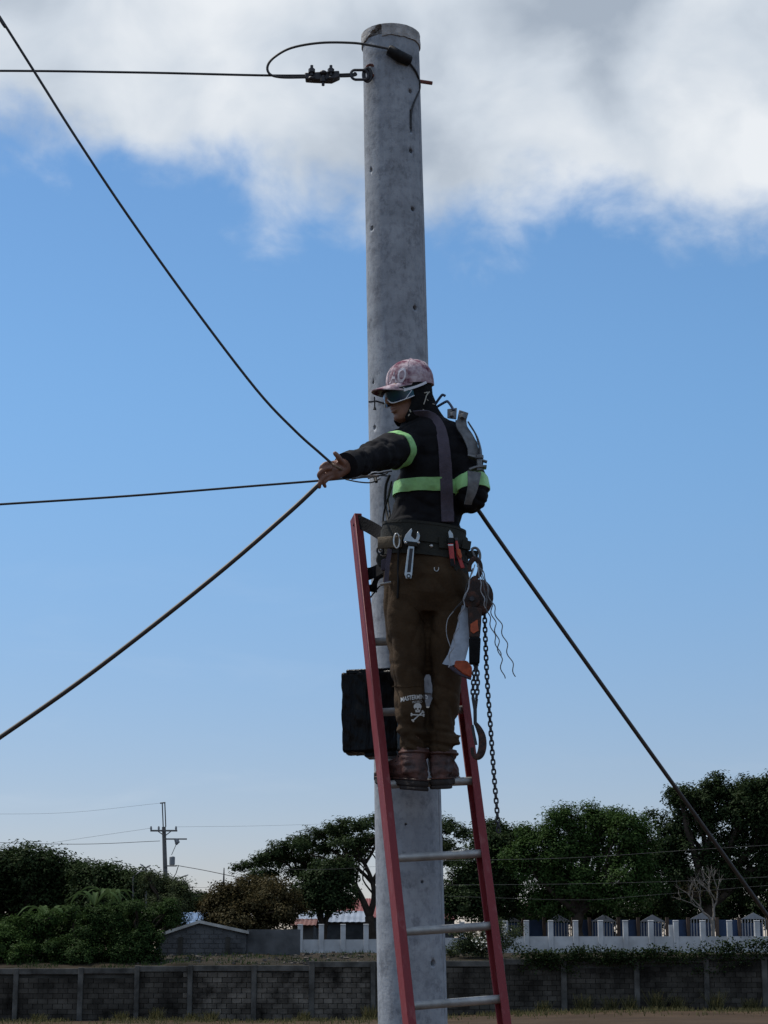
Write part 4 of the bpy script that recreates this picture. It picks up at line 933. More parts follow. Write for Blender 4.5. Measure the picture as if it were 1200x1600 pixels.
sm = voxel(shirt, .0058, 6); displace(sm, folds); sbvh = bvh(sm); place('jacket', shift(sm, PO), M['shirt'], person, PO)
cuff = limb(MB(), [LW + (LE_ - LW).normalized() * .035, LW - (LE_ - LW).normalized() * .012], [.052, .0495], 20, 4)
MB().tube(cuff[0], cuff[1], 20).build('cuff', M['shirt'], person)
# collar
MB().loft([ring_at(661, 655, 7.46, 28, .072), ring_at(659, 644, 7.462, 24, .066), ring_at(659, 643, 7.462, 20, .058), ring_at(661, 655, 7.46, 24, .064)], cap=False).build('collar', M['shirt'], person)
# lime bands
def ringlerp(z_py):
    for a, b in zip(torso, torso[1:]):
        if a[1] <= z_py <= b[1]: u = (z_py - a[1]) / (b[1] - a[1]); return tuple(a[i] + (b[i] - a[i]) * u for i in range(5))
def near(bv, p, out): 
    h = bv.find_nearest(p); return h[0] + h[1] * out
rows = []
for py in (757.5, 762, 767, 772, 777.5):
    t = list(ringlerp(py)); t[3] += 1.5; t[4] += .004; rg = ring_at(*t, n=72)
    rg2 = []
    for p in rg:
        c = U(t[0], py, t[2]); d = Vector((p.x - c.x, p.y - c.y, 0)).normalized(); sx = (p.x - c.x) / (t[3] * mpp(c))
        p = p + Vector((0, 0, .012 * max(0, -sx - .6) - .016 * max(0, sx - .25)))
        rg2.append(p + d * (folds(p) + .003))
    rows.append(rg2)
inner = [[p + (U(671, 768, 7.45) - p).normalized() * .012 for p in r] for r in (rows[-1], rows[0])]
MB().loft(rows + inner + [rows[0]], cap=False).build('waist_band', M['lime'], person)
def armband(A, u0, u1, name, out=.004, lim=.012):
    P, r = A; n = len(P) - 1
    def at(u): i = min(int(u * n), n - 1); f = u * n - i; return P[i].lerp(P[i + 1], f), r[i] + (r[i + 1] - r[i]) * f
    pts = []; rs = []
    for k in range(6): p, q = at(u0 + (u1 - u0) * k / 5); pts.append(p); rs.append(q + out)
    mb = MB().tube(pts, rs, 40)
    for i, p in enumerate(mb.v):
        h = sbvh.find_nearest(p)
        if h[0] and (h[0] - p).length < lim: mb.v[i] = h[0] + h[1] * .0035
    mb.build(name, M['lime'], person)
armband(LA, .20, .275, 'sleeve_band', .004, .022); armband(RA, .345, .445, 'sleeve_band')

# trousers
tr = MB(); tr.loft([ring_at(*t) for t in [(662, 838, 7.46, 63, .122), (664, 870, 7.46, 66, .130), (667, 905, 7.455, 69, .138), (668, 935, 7.46, 67, .132), (667, 965, 7.47, 58, .105)]])
lleg = [(634, 925, 7.46, 35, .108), (634, 965, 7.46, 35, .105), (635, 1005, 7.465, 32.5, .098), (637, 1045, 7.47, 29, .090), (639.5, 1080, 7.475, 26.3, .084), (639.5, 1110, 7.48, 26.3, .083), (641.5, 1135, 7.485, 24, .078), (643, 1155, 7.49, 23.5, .076), (644, 1170, 7.495, 21, .066), (644, 1180, 7.5, 19, .058)]
rleg = [(702, 925, 7.46, 34, .108), (700, 965, 7.465, 33, .105), (698, 1005, 7.475, 30.5, .096), (697, 1045, 7.485, 27.5, .088), (696.5, 1080, 7.49, 24.8, .082), (695, 1105, 7.50, 24.6, .081), (692, 1130, 7.505, 22.5, .076), (691, 1152, 7.51, 22.5, .072), (690, 1170, 7.515, 20, .064), (690, 1184, 7.52, 18, .058)]
for lg in (lleg, rleg): tr.loft([ring_at(*t, n=28, ex=2.2) for t in lg])
tr.ball(U(716, 1150, 7.49), (.022, .03, .016), 12, 8); tr.ball(U(714, 1161, 7.49), (.018, .028, .014), 12, 8)
zknee = U(640, 1060, 7.47).z; zank = U(640, 1180, 7.5).z
def tfold(p):
    f = .006 * noise.noise((p.x * 8, p.y * 8, p.z * 6)) + .004 * noise.noise((p.x * 18 + p.z * 9, p.y * 16, p.z * 14 + p.x * 8))
    f -= .008 * groove(noise.noise((p.x * 7 + p.z * 3, p.y * 7, p.z * 3.2 - p.x * 5 + 4)), 2.4)
    f -= .006 * groove(noise.noise((p.x * 6 - p.z * 6, p.y * 6 + 5, p.z * 8 + p.x * 9)), 2.8)
    kn = max(0, 1 - abs(p.z - zknee) / .16); f -= kn * .007 * groove(noise.noise((p.x * 5 + 2, p.y * 5, p.z * 18 + p.x * 8)), 2.2)
    k = max(0, 1 - abs(p.z - zank - .05) / .13)
    f += k * (.011 * noise.noise((p.x * 7, p.y * 7, p.z * 42 + 1.5 * noise.noise((p.x * 9, p.y * 9, 0)))) - .010 * groove(noise.noise((p.x * 5, p.y * 5, p.z * 24 + p.x * 6 + 3)), 2.0))
    return f
tm = voxel(tr, .0062, 5); displace(tm, tfold); tbvh = bvh(tm); place('trousers', shift(tm, PO), M['pants'], person, PO)
# seam across the knee and side seam
def S(px, py, out=.003, trees=None):    # point on the clothing seen at this place
    d = ray(px, py).normalized(); best = None
    for b in (trees or (sbvh, tbvh)):
        h = b.ray_cast(CAM, d)
        if h[0] is not None and (best is None or h[3] < best[1]): best = (h[0], h[3])
    if best is None: return U(px, py, 7.40)
    return best[0] - d * out
MB().tube([S(x, 1073 - .02 * (x - 612) + .8 * math.sin(x * .2), .0005) for x in range(613, 662, 4)], .0022, 5).build('knee_seam', M['pants'], person)
MB().tube(curve_pts([S(640, 942, .001), S(655, 956, .001), S(664, 975, .001)], 4), .002, 5).build('seat_seam', M['pants'], person)

# head frame
HF = Vector((-.86, -.46, -.25)).normalized(); HC = U(641, 611, 7.43); HU = (Vector((0.06, 0, 1)) - HF * HF.dot(Vector((.06, 0, 1)))).normalized(); HL = HU.cross(HF)
def H(x, y, z): return HC + HF * x + HL * y + HU * z
hr = [(-.120, .070, .020, .022), (-.108, .086, -.005, .040), (-.09, .089, -.04, .054), (-.07, .090, -.058, .057), (-.045, .089, -.07, .061), (-.02, .087, -.078, .064), (.0, .085, -.084, .068), (.02, .088, -.086, .069), (.05, .084, -.085, .068), (.08, .066, -.076, .058), (.105, .04, -.06, .042), (.118, .01, -.03, .02)]
def hring(f, b, w, z, n=40, grow=0.0):
    c = (f + b) / 2; h = (f - b) / 2 + grow; out = []
    for k in range(n):
        th = 2 * math.pi * k / n; cx = math.cos(th); ex = math.copysign(abs(cx) ** .9, cx); out.append(H(c + h * ex, (w + grow) * math.copysign(abs(math.sin(th)) ** .92, math.sin(th)), z))
    return out
body = MB(); body.loft([hring(f, b, w, z) for z, f, b, w in hr])
body.tube([H(.088, 0, .012), H(.1, 0, -.008), H(.112, 0, -.027), H(.108, 0, -.037)], [.008, .0105, .013, .0105], 12)      # nose
for sy in (-1, 1): body.ball(H(.100, sy * .011, -.033), .0088, 10, 6)
body.tube([H(.084, .022, -.060), H(.0955, .008, -.0575), H(.097, 0, -.0585), H(.0955, -.008, -.0575), H(.084, -.022, -.060)], [.004, .0068, .0068, .0068, .004], 8)
body.tube([H(.084, .02, -.068), H(.0945, .007, -.0715), H(.0955, 0, -.0715), H(.0945, -.007, -.0715), H(.084, -.02, -.068)], [.004, .007, .0075, .007, .004], 8)
body.ball(H(.083, 0, -.099), (.016, .016, .015), 12, 8)
for sy in (-1, 1):
    body.ball(H(.058, sy * .044, -.03), (.024, .02, .02), 12, 8); body.ball(H(.078, sy * .03, .024), (.014, .02, .009), 12, 8)   # cheek, brow
    body.ball(H(-.015, sy * .058, -.01), (.012, .010, .026), 10, 8)                                                              # ear
body.tube([H(-.02, 0, -.04), H(-.035, 0, -.10), U(664, 668, 7.46), U(668, 690, 7.46)], [.058, .056, .058, .07], 18)
# trunk and limbs under the clothing, one continuous surface with head and hands
body.loft([ring_at(px, py, Y, hw - 7, hd - .016, 24) for px, py, Y, hw, hd in torso[1:]])
body.loft([ring_at(px, py, Y, hw - 8, hd - .02, 24) for px, py, Y, hw, hd in [(664, 840, 7.46, 63, .122), (666, 880, 7.46, 66, .132), (668, 930, 7.46, 66, .13), (668, 960, 7.47, 58, .105)]])
for lg in (lleg, rleg): body.loft([ring_at(px, py, Y, hw - 8, hd - .022, 20) for px, py, Y, hw, hd in lg])
limb(body, [LS + Vector((.05, .02, 0)), LS, LE_, LE_.lerp(LW, .5), LW], [.05, .046, .038, .033, .028])
limb(body, [RS, RE_, RE_.lerp(RW, .5), RW], [.05, .046, .040, .03])
# left hand: palm, four fingers round the cable, thumb raised
hx = (U(500, 752, 6.90) - LW).normalized()
body.tube([LW, LW + (U(516, 737, 6.93) - LW) * .45, U(519, 736, 6.93), U(513, 739, 6.92)], [.028, .034, .036, .028], 14, .72, up=(0.3, .8, .3))
fing = [([(521, 724, 6.905), (509, 724.5, 6.885), (501.5, 731, 6.88), (504, 738, 6.893)], .0086), ([(518, 731, 6.90), (506, 733.5, 6.878), (498, 742, 6.878), (502, 749, 6.893)], .0088),
        ([(518, 739, 6.912), (507, 744, 6.89), (500, 754, 6.887), (499, 761, 6.895)], .0086), ([(522, 744, 6.925), (513, 748, 6.905), (506, 755, 6.90), (508, 760, 6.912)], .0080),
        ([(538, 727, 6.95), (531, 718, 6.915), (527, 712, 6.903), (523.5, 708.5, 6.90)], .0105)]
for pts, r in fing:
    P = curve_pts([U(*p) for p in pts], 3); body.tube(P, [r * (1.08 - .25 * i / (len(P) - 1)) for i in range(len(P))], 10)
    for e in (P[-1],): body.ball(e, r * .84, 10, 6)
# right hand closed on the cable in front of the body
rh = RW + (RW - RE_).normalized() * .05; body.tube([RW, rh], [.03, .034], 12)
for k in range(4):
    o = rh + Vector((-.01, .02, .03 - .02 * k)); body.tube([o, o + Vector((-.03, .012, 0)), o + Vector((-.045, -.008, 0)), o + Vector((-.03, -.026, 0))], .0085, 8)
body.tube([RW + Vector((-.01, 0, .025)), rh + Vector((-.01, -.02, .04)), rh + Vector((-.035, -.03, .03))], .0095, 8)
bmsh = voxel(body, .0036, 1, .4); place('body', shift(bmsh, PO), M['skin'], person, PO)
MB().tube([H(.088, .02, -.0645), H(.0985, .006, -.0645), H(.0995, 0, -.0645), H(.0985, -.006, -.0645), H(.088, -.02, -.0645)], [.002, .0028, .003, .0028, .002], 6).build('lips', M['lips'], person)
for pts, r in fing[:4]:
    e = U(*pts[-1]); 
# balaclava
rings = []
hoodr = [(-.128, .074, -.03, .05, 34), (-.118, .082, -.05, .056, 40), (-.105, .090, -.06, .06, 42), (-.085, .089, -.07, .064, 52), (-.06, .089, -.085, .069, 60), (-.03, .088, -.080, .068, 66), (0, .087, -.084, .070, 70), (.03, .088, -.086, .070, 66), (.05, .085, -.085, .069, 60)]
for z, f, b, w, ph in hoodr:
    c = (f + b) / 2; h = (f - b) / 2 + .007; r = []; r2 = []
    for k in range(33):
        th = R(ph) + (2 * math.pi - 2 * R(ph)) * k / 32; wr = .003 * noise.noise((th * 3, z * 60, 3)); r.append(H(c + (h + wr) * math.cos(th), (w + .007 + wr) * math.sin(th), z)); r2.append(H(c + (h - .004) * math.cos(th), (w + .003) * math.sin(th), z))
    rings.append(r + r2[::-1])
MB().loft(rings).build('balaclava', M['hood'], person, sharp=80)
def cyl_at(ax): return ax
nk = MB(); nkr = []
for i, (px, py, Y, hw, hd) in enumerate([(655, 628, 7.45, 21, .062), (660, 636, 7.455, 23, .066), (660, 643, 7.457, 26, .07), (663, 650, 7.46, 28, .074), (665, 658, 7.46, 33, .08), (668, 668, 7.46, 38, .085)]):
    g = ring_at(px, py, Y, hw, hd, 36); cc = U(px, py, Y); nkr.append([p + (p - cc).normalized() * .006 * noise.noise((p.x * 30, p.y * 30, p.z * 45)) for p in g])
nk.loft(nkr).build('neck_gaiter', M['hood'], person)
# small cream marks of the printed scarf
hb = bvh(nk.mesh('t', Vector((0, 0, 0))))
rgh = MB(); 
bal = [o for o in C.objects if o.name == 'balaclava'][0]; bv2 = BVHTree.FromPolygons([v.co + PO for v in bal.data.vertices], [tuple(p.vertices) for p in bal.data.polygons])
for path in ([(671, 612), (667, 617), (665, 623), (662, 632)], [(667, 624), (669, 626)], [(640, 640), (642, 644)], [(662, 640), (658, 645)], [(676, 631), (679, 632)], [(663, 614), (668, 613)], [(640, 647), (638, 650)]):
    rgh.tube(curve_pts([S(x, y, .0015, (bv2, hb)) for x, y in path], 3), .0024, 5)
rgh.build('scarf_print', M['hoodprint'], person)
# cap
CF = (HF + HU * .13).normalized(); CU = (HU - CF * HU.dot(CF)).normalized()
def Hc(x, y, z): return HC + CF * (x * .92 + .002) + HL * y * .92 + CU * (z * 1.0 - .014)
tc_ = math.tan(R(4)); crn = []
prof = [(.032, .101, -.112, .0885), (.05, .103, -.112, .0895), (.07, .100, -.111, .0875), (.09, .092, -.106, .0825), (.108, .077, -.096, .0715), (.124, .052, -.086, .0535), (.135, .022, -.062, .0315), (.1405, -.008, -.036, .011)]
def cx_(q, th): f, b = q[1], q[2]; return (f + b) / 2 + (f - b) / 2 * math.cos(th)
for q in prof:
    crn.append([Hc(cx_(q, th), q[3] * math.sin(th), q[0] + .0045 * noise.noise((math.cos(th) * 2.2, math.sin(th) * 2.2, q[0] * 22))) for th in [2 * math.pi * k / 48 for k in range(48)]])
crown_mb = MB().loft(crn); crown_mb.build('cap_crown', M['cap'], person)
cbvh = bvh(crown_mb.mesh('t', Vector((0, 0, 0))))
br = MB(); top = []; 
for j in range(9):
    v = j / 8; row = []
    for i in range(33):
        th = R(-72 + 144 * i / 32); ext = .086 * math.cos(th * 1.15) ** .55 * v; bx = -.006 + .103 * math.cos(th); by = .0845 * math.sin(th)
        x = bx + ext; y = by * (1 - .04 * v); row.append(Hc(x, y, (.037 - .014 * abs(math.sin(th)) ** 2 * v - .022 * v)))
    top.append(row)
low = [[p - CU * .0035 for p in r] for r in top]
br.loft(top, closed=False, cap=False); br.loft(low, closed=False, cap=False)
edge = [top[-1], low[-1]]; br.loft(edge, closed=False, cap=False); br.loft([[r[0] for r in top], [r[0] for r in low]], closed=False, cap=False); br.loft([[r[-1] for r in top], [r[-1] for r in low]], closed=False, cap=False)
br.build('cap_brim', M['cap'], person)
MB().ball(Hc(-.022, 0, .1425), (.008, .008, .005)).build('cap_button', M['cap'], person)
for a in (60, 120, 0): 
    pts = [Hc(cx_(q, R(a)) + .0006 * math.cos(R(a)), (q[3] + .0006) * math.sin(R(a)), q[0] + .0004) for q in prof]; MB().tube(pts, .0012, 5).build('cap_panel_seam', M['cap'], person)
def text_polys(txt, size=1.0, bold=0.0):
    cu = bpy.data.curves.new('t', 'FONT'); cu.body = txt; cu.size = size; cu.resolution_u = 3; cu.offset = bold; cu.align_x = 'CENTER'
    ob = bpy.data.objects.new('t', cu); C.objects.link(ob); dg = bpy.context.evaluated_depsgraph_get(); me = bpy.data.meshes.new_from_object(ob.evaluated_get(dg))
    V = [(v.co.x, v.co.y) for v in me.vertices]; F = [tuple(p.vertices) for p in me.polygons]; bpy.data.objects.remove(ob); bpy.data.meshes.remove(me); return V, F
def print_on(name, V, F, mapf, trees, m, out=.0018, parent=person):
    P = [S(*mapf(x, y), out, trees) for x, y in V]; me = bpy.data.meshes.new(name); me.from_pydata([p - ORG[parent] for p in P], [], F); me.update(); return place(name, me, M[m], parent, ORG[parent])
V, F = text_polys('AQ', 1.0, .022); w = max(v[0] for v in V) - min(v[0] for v in V)
print_on('cap_lettering', V, F, lambda x, y: (621 + x * 26 / w + y * 3, 597 - y * 31 + x * -2), (cbvh,), 'capthread')
MB().tube(curve_pts([S(x, y, .001, (cbvh,)) for x, y in ((606.5, 595), (607, 588), (610.5, 579))], 4), .0016, 5).build('cap_lettering', M['capthread'], person)
# trouser print
V, F = text_polys('MASTERMIND', 1.0, .02); w = max(v[0] for v in V) - min(v[0] for v in V)
print_on('trouser_lettering', V, F, lambda x, y: (647 + x * 42 / w, 1095 - y * 10 - 2.2 * (1 - (2 * x / w) ** 2) - x * 4 / w), (tbvh,), 'print')
V, F = text_polys('WORLD'); w = max(v[0] for v in V) - min(v[0] for v in V)
print_on('trouser_lettering', V, F, lambda x, y: (652 + x * 16 / w, 1098.5 - y * 5.5 - x * 1.5 / w), (tbvh,), 'print')
def disc(cx, cy, rx, ry, n=18): return [(cx + rx * math.cos(6.2832 * k / n), cy + ry * math.sin(6.2832 * k / n)) for k in range(n)]
polys = [disc(652.5, 1104, 6.2, 5.6), [(648, 1107), (657.5, 1107), (656, 1113), (649.5, 1113)]]
for (x0, y0), (x1, y1) in (((643, 1116.5), (662, 1117.5)), ((645, 1126), (661, 1112))):
    dx, dy = x1 - x0, y1 - y0; L_ = math.hypot(dx, dy); nx_, ny_ = -dy / L_ * .9, dx / L_ * .9; polys += [[(x0 + dx * a_ + nx_, y0 + dy * a_ + ny_), (x0 + dx * (a_ + .1) + nx_, y0 + dy * (a_ + .1) + ny_), (x0 + dx * (a_ + .1) - nx_, y0 + dy * (a_ + .1) - ny_), (x0 + dx * a_ - nx_, y0 + dy * a_ - ny_)] for a_ in [k_ * .1 for k_ in range(10)]]
    for cx, cy in ((x0, y0), (x1, y1)): polys.append(disc(cx + nx_ * 1.3, cy + ny_ * 1.3, 1.5, 1.5, 10)); polys.append(disc(cx - nx_ * 1.3, cy - ny_ * 1.3, 1.5, 1.5, 10))
V = [p for q in polys for p in q]; F = []; o = 0
for q in polys: F.append(tuple(range(o, o + len(q)))); o += len(q)
sk = print_on('skull_print', V, F, lambda x, y: (x, y), (tbvh,), 'print', .0022)
ep = [disc(650, 1107.5, 1.7, 1.5, 10), disc(655.2, 1107.5, 1.7, 1.5, 10), [(652.6, 1109), (653.4, 1111), (651.8, 1111)]]; V = [p for q in ep for p in q]; F = []; o = 0
for q in ep: F.append(tuple(range(o, o + len(q)))); o += len(q)
print_on('skull_sockets', V, F, lambda x, y: (x, y), (tbvh,), 'pants', .0034)

# sunglasses
gl = thing('sunglasses', H(.09, 0, -.02), 'white framed sunglasses with blue mirror lens on the lineman', 'sunglasses')
rows = []; K = 24
def gx(t, g=0.0): th = R(78) * t; return (.016 + (.099 + g) * math.cos(th), (.083 + g) * math.sin(th))
def gbot(t): return -.045 + (.026 * math.exp(-(t / .16) ** 2)) + .012 * abs(t) ** 3
for g in (0, -.003):
    r = []
    for j in range(5):
        r.append([H(*gx(t, g), .008 + (gbot(t) - .008) * j / 4) for t in [-1 + 2 * i / K for i in range(K + 1)]])
    rows.append(r)
lm_ = MB(); lm_.loft(rows[0], closed=False, cap=False); lm_.build('lens', M['lens'], gl)
MB().tube([H(*gx(t, .001), gbot(t)) for t in [-1 + 2 * i / K for i in range(K + 1)]], .0021, 6).build('frame', M['white'], gl)
MB().tube([H(*gx(t, .001), .008) for t in [-1 + 2 * i / K for i in range(K + 1)]], .0034, 6).build('frame', M['rubber'], gl)
for sy in (1, -1):
    a = gx(.72, .003); e = H(-.03, sy * .082, .013)
    p0 = [H(a[0], sy * a[1], -.006), H(.030, sy * .0855, -.001), H(0, sy * .085, .005), e]
    MB().ribbon(curve_pts(p0, 4), HU * .0095, .003).build('temple', M['white'], gl)
    MB().tube([H(a[0], sy * a[1], .004), H(*[gx(.95, .002)[0], sy * gx(.95, .002)[1]], -.012), H(gx(.72, .002)[0], sy * gx(.72, .002)[1], gbot(.72))], .0018, 6).build('lens_edge', M['white'], gl)

# boots
def boot(ankle, heel, toe, nm, lean=Vector((0, 0, 0))):
    a = Vector(ankle); h = Vector(heel); t = Vector(toe); d = (t - h); dz = d.z; d.z = 0; L = d.length; d.normalize(); sd_ = Vector((0, 0, 1)).cross(d)
    def at(u): return h + d * (L * u) + Vector((0, 0, dz * u))
    mb = MB(); rings = []
    for u, w, hh in [(0, .026, .07), (.05, .036, .10), (.14, .041, .125), (.28, .042, .135), (.42, .042, .115), (.56, .045, .088), (.7, .048, .072), (.84, .046, .062), (.94, .037, .05), (1.0, .02, .032)]:
        rg = []
        for k in range(20):
            th = 2 * math.pi * k / 20; y = math.cos(th); z = math.sin(th); rg.append(at(u) + sd_ * (w * math.copysign(abs(y) ** .75, y)) + Vector((0, 0, .012 + hh * (.5 + .5 * math.copysign(abs(z) ** .8, z)))))
        rings.append(rg)
    mb.loft(rings); c0 = at(.22)
    mb.tube([c0 + Vector((0, 0, .04)), c0 + Vector((0, 0, .10)), (c0 + Vector((0, 0, .12))).lerp(a, .5), a, a + Vector((0, 0, .02))], [.045, .050, .053, .056, .058], 20)
    me = voxel(mb, .0045, 4); displace(me, lambda p: .0035 * noise.noise((p.x * 26, p.y * 26, p.z * 40)) + .003 * noise.noise((p.x * 12, p.y * 12, p.z * 70))); b = place(nm, shift(me, PO), M['boot'], person, PO)
    o1 = [(-.02, .024), (.04, .036), (.18, .041), (.38, .038), (.58, .047), (.8, .048), (.94, .038), (1.02, .02)]
    poly = [at(u) + sd_ * w for u, w in o1] + [at(u) - sd_ * w for u, w in reversed(o1)]
    MB().prism([p - Vector((0, 0, .004)) for p in poly], (0, 0, .024)).build('sole', M['sole'], b, bevel=.005)
    hl = [at(u) + sd_ * (w - .001) for u, w in o1[:4]] + [at(u) - sd_ * (w - .001) for u, w in reversed(o1[:4])]
    MB().prism([p - Vector((0, 0, .018)) for p in hl], (0, 0, .0139)).build('heel', M['sole'], b, bevel=.003)
    ws = [at(u) + sd_ * (w - .0005) + Vector((0, 0, .023)) for u, w in o1] + [at(u) - sd_ * (w - .0005) + Vector((0, 0, .023)) for u, w in reversed(o1)]
    MB().tube(ws, .0026, 5, closed=True).build('welt', M['boot'], b)
    ls = MB()
    for k in range(5):
        u = .26 + .06 * k; c = at(u) + Vector((0, 0, .168 - .02 * k)); ls.tube([c + sd_ * .040 - Vector((0, 0, .022)), c + d * .006, c - sd_ * .040 - Vector((0, 0, .022))], .003, 5)
    ls.build('laces', M['rubber'], b)
    cr = [a + Vector((.0575 * math.cos(x), .0575 * math.sin(x), .004)) for x in [2 * math.pi * k / 20 for k in range(20)]]
    MB().tube(cr, .006, 7, closed=True).build('collar_rim', M['boot'], b)
    return b
rungp = LT + ld * ts[3]; zr = rungp.z + .0128
cA = rungp + W * .36; cB = rungp + W * .70
zA = cA.z + .013; zB = cB.z + .013
dA = Vector((-.64, .77, 0)).normalized(); dB = Vector((.2, .97, 0)).normalized()
heelA = U(661, 1215, cA.y - .10); heelA.z = zA - .034; heelB = U(685, 1215, cB.y - .12); heelB.z = zB - .034
boot(U(648, 1178, 7.5), heelA, heelA + dA * .255 + Vector((0, 0, .03)), 'boot'); boot(U(691, 1180, 7.52), heelB, heelB + dB * .255 + Vector((0, 0, .03)), 'boot')
MB().tube(curve_pts([U(704, 1180, 7.47), U(708, 1184, 7.45), U(711, 1192, 7.44)], 4), .0022, 5).build('loose_lace', M['rubber'], person)

# ------------------------------------------------------------------ cables and wires
CY = [(-1250, 1960, 6.5), (-500, 1490, 6.68), (-80, 1204, 6.75), (0, 1152, 6.77), (150, 1046, 6.80), (330, 905, 6.84), (450, 802, 6.88), (498, 757, 6.895), (512, 744, 6.912), (526, 731, 6.95), (545, 713, 7.07), (575, 697, 7.27), (600, 688, 7.45), (626, 680, 7.62), (660, 690, 7.70), (700, 735, 7.69), (728, 775, 7.62), (747, 797, 7.52), (770, 830, 7.55), (850, 943, 7.62), (1000, 1153, 7.75), (1200, 1432, 7.95), (1290, 1560, 8.05), (1480, 1825, 8.25), (1685, 2112, 8.45)]
line('thick_cable', 'thick black cable passing through his hand and down to the right edge', CY, .0084, 'cable', 'cable', 6, 10)
line('thin_wire', 'thin wire sagging from the upper left corner down to his hand', [(-700, -1120, 6.1), (-60, -67, 6.45), (0, 27, 6.5), (60, 122, 6.56), (120, 217, 6.6), (200, 337, 6.67), (300, 477, 6.74), (400, 608, 6.8), (460, 672, 6.83), (500, 708, 6.85), (517, 723, 6.86)], .0048, 'wire', 'wire', 6, 8)
line('brown_wire_end', 'bare brown end of the thin wire crossing his palm towards the pole', [(517, 723, 6.86), (530, 732, 6.88), (548, 739, 7.2), (566, 743, 7.5), (590, 744, 7.82)], .0045, 'copper', 'wire', 6, 8)
line('side_wire', 'nearly level wire from the left edge to the pole below his arm', [(-900, 850, 7.6), (-80, 793, 7.7), (0, 788, 7.7), (200, 775, 7.75), (400, 759, 7.8), (500, 751, 7.82), (545, 747, 7.84), (592, 744, 7.86)], .0047, 'wire', 'wire', 6, 8)
tw = thing('wire_splice', U(575, 746, 7.82), 'tangle of small wire grips where the level wire meets the pole', 'wire')
for pts, r, m in [([(540, 749, 7.82), (560, 753, 7.80), (580, 754, 7.80), (594, 748, 7.85)], .003, 'wire'), ([(572, 745, 7.82), (585, 739, 7.82), (600, 741, 7.84), (606, 739, 7.85)], .003, 'wire'), ([(575, 748, 7.81), (590, 743, 7.82), (610, 744, 7.85)], .003, 'wire'), ([(586, 746, 7.82), (588, 753, 7.80)], .007, 'rubber'), ([(560, 746, 7.82), (580, 743, 7.82)], .006, 'steel'), ([(549, 748, 7.82), (566, 745, 7.82)], .005, 'steel'), ([(580, 741, 7.82), (600, 738, 7.83), (612, 736, 7.85)], .0035, 'wire')]:
    MB().tube(curve_pts([U(*p) for p in pts], 4), r, 7).build('wire_grip' if m == 'steel' else 'strand', M[m], tw)
# dark hanging lines between pole and jacket
hl_ = thing('safety_lanyard', U(604, 800, 7.6), 'dark looped safety lanyard hanging between the pole and his waist', 'lanyard')
for pts, r in [([(609, 742, 7.6), (603, 760, 7.62), (602, 790, 7.62), (606, 815, 7.58), (602, 832, 7.52)], .006), ([(612, 752, 7.55), (606, 780, 7.55), (609, 806, 7.5), (600, 826, 7.48)], .004), ([(612, 760, 7.5), (600, 800, 7.52), (598, 828, 7.5)], .004)]:
    MB().tube(curve_pts([U(*p) for p in pts], 5), r, 7).build('rope', M['rubber'], hl_)

# ------------------------------------------------------------------ tool belt
bt = thing('tool_belt', U(664, 876, 7.46), 'wide olive webbing tool belt round his waist', 'belt')
def hoop(py0, py1, grow, n=64, jag=0.0):
    rows = []
    for py in (py0, (py0 + py1) / 2, py1):
        u = (py - 838) / 40; t = (663 + 1.5 * u, py, 7.46, 64.5 + 2 * u + grow / .0026, .127 + .006 * u + grow); rows.append([p + (p - U(663, py, 7.46)).normalized() * (.003 * noise.noise((p.x * 20, p.y * 20, p.z * 8))) + Vector((0, 0, -.018 * ((p.x - U(663, py, 7.46).x) / .17))) for p in ring_at(*t, n=n)])
    inn = [[p + (U(663, 855, 7.46) - p).normalized() * .012 for p in r] for r in (rows[-1], rows[0])]
    return MB().loft(rows + inn + [rows[0]], cap=False)
pad = hoop(829, 876, .004); pad.build('back_pad', M['belt'], bt)
web = hoop(838, 858, .011); web.build('webbing', M['belt'], bt)
hoop(826, 830, .006).build('edge_binding', M['belt'], bt); hoop(875, 878, .006).build('edge_binding', M['belt'], bt)
bb = [bvh(x.mesh('t', Vector((0, 0, 0)))) for x in (pad, web)]
ALL = (sbvh, tbvh, bb[0], bb[1])
for px, py in ((674, 853), (624, 850), (610, 848)):
    p = S(px, py, .003, ALL); MB().ball(p, (.0075, .004, .0075)).build('rivet', M['chrome'], bt)
def patch(name, pts, th, m, parent, out=.003):
    P = [S(x, y, out, ALL) for x, y in pts]; c = sum(P, Vector()) / len(P); MB().prism([p - Vector((0, th, 0)) for p in P], (0, th, 0)).build(name, M[m], parent, bevel=.002)
patch('belt_keeper', [(590, 840), (628, 838), (628, 856), (590, 858)], .012, 'leather', bt)
patch('belt_keeper', [(686, 838), (716, 842), (716, 860), (686, 857)], .010, 'belt', bt)
tail = [U(729, 868, 7.40), U(738, 866, 7.40), U(747, 867, 7.40)]; MB().ribbon(tail, Vector((0, 0, .03)), .008).build('belt_tail', M['belt'], bt)
MB().ribbon([U(722, 850, 7.36), U(735, 853, 7.37)], Vector((0, 0, .034)), .010).build('belt_tail', M['belt'], bt)
MB().tube([S(682 + 3.4 * math.cos(a), 888 + 4.5 * math.sin(a), .004, ALL) for a in [R(-20 + 220 * k / 10) for k in range(11)]], .0018, 6).build('d_ring', M['chrome'], bt)
def ringp(name, px, py, rx, ry, Y, r, m, parent): 
    c = U(px, py, Y); s_ = mpp(c); MB().tube([c + Vector((rx * s_ * math.cos(a), .3 * rx * s_ * math.sin(a), ry * s_ * math.sin(a))) for a in [2 * math.pi * k / 20 for k in range(20)]], r, 7, closed=True, up=(0, 1, 0)).build(name, M[m], parent)
y0 = S(620, 846, .01, ALL).y; ringp('d_ring', 620, 845, 4.5, 12, y0 - .012, .0035, 'chrome', bt)
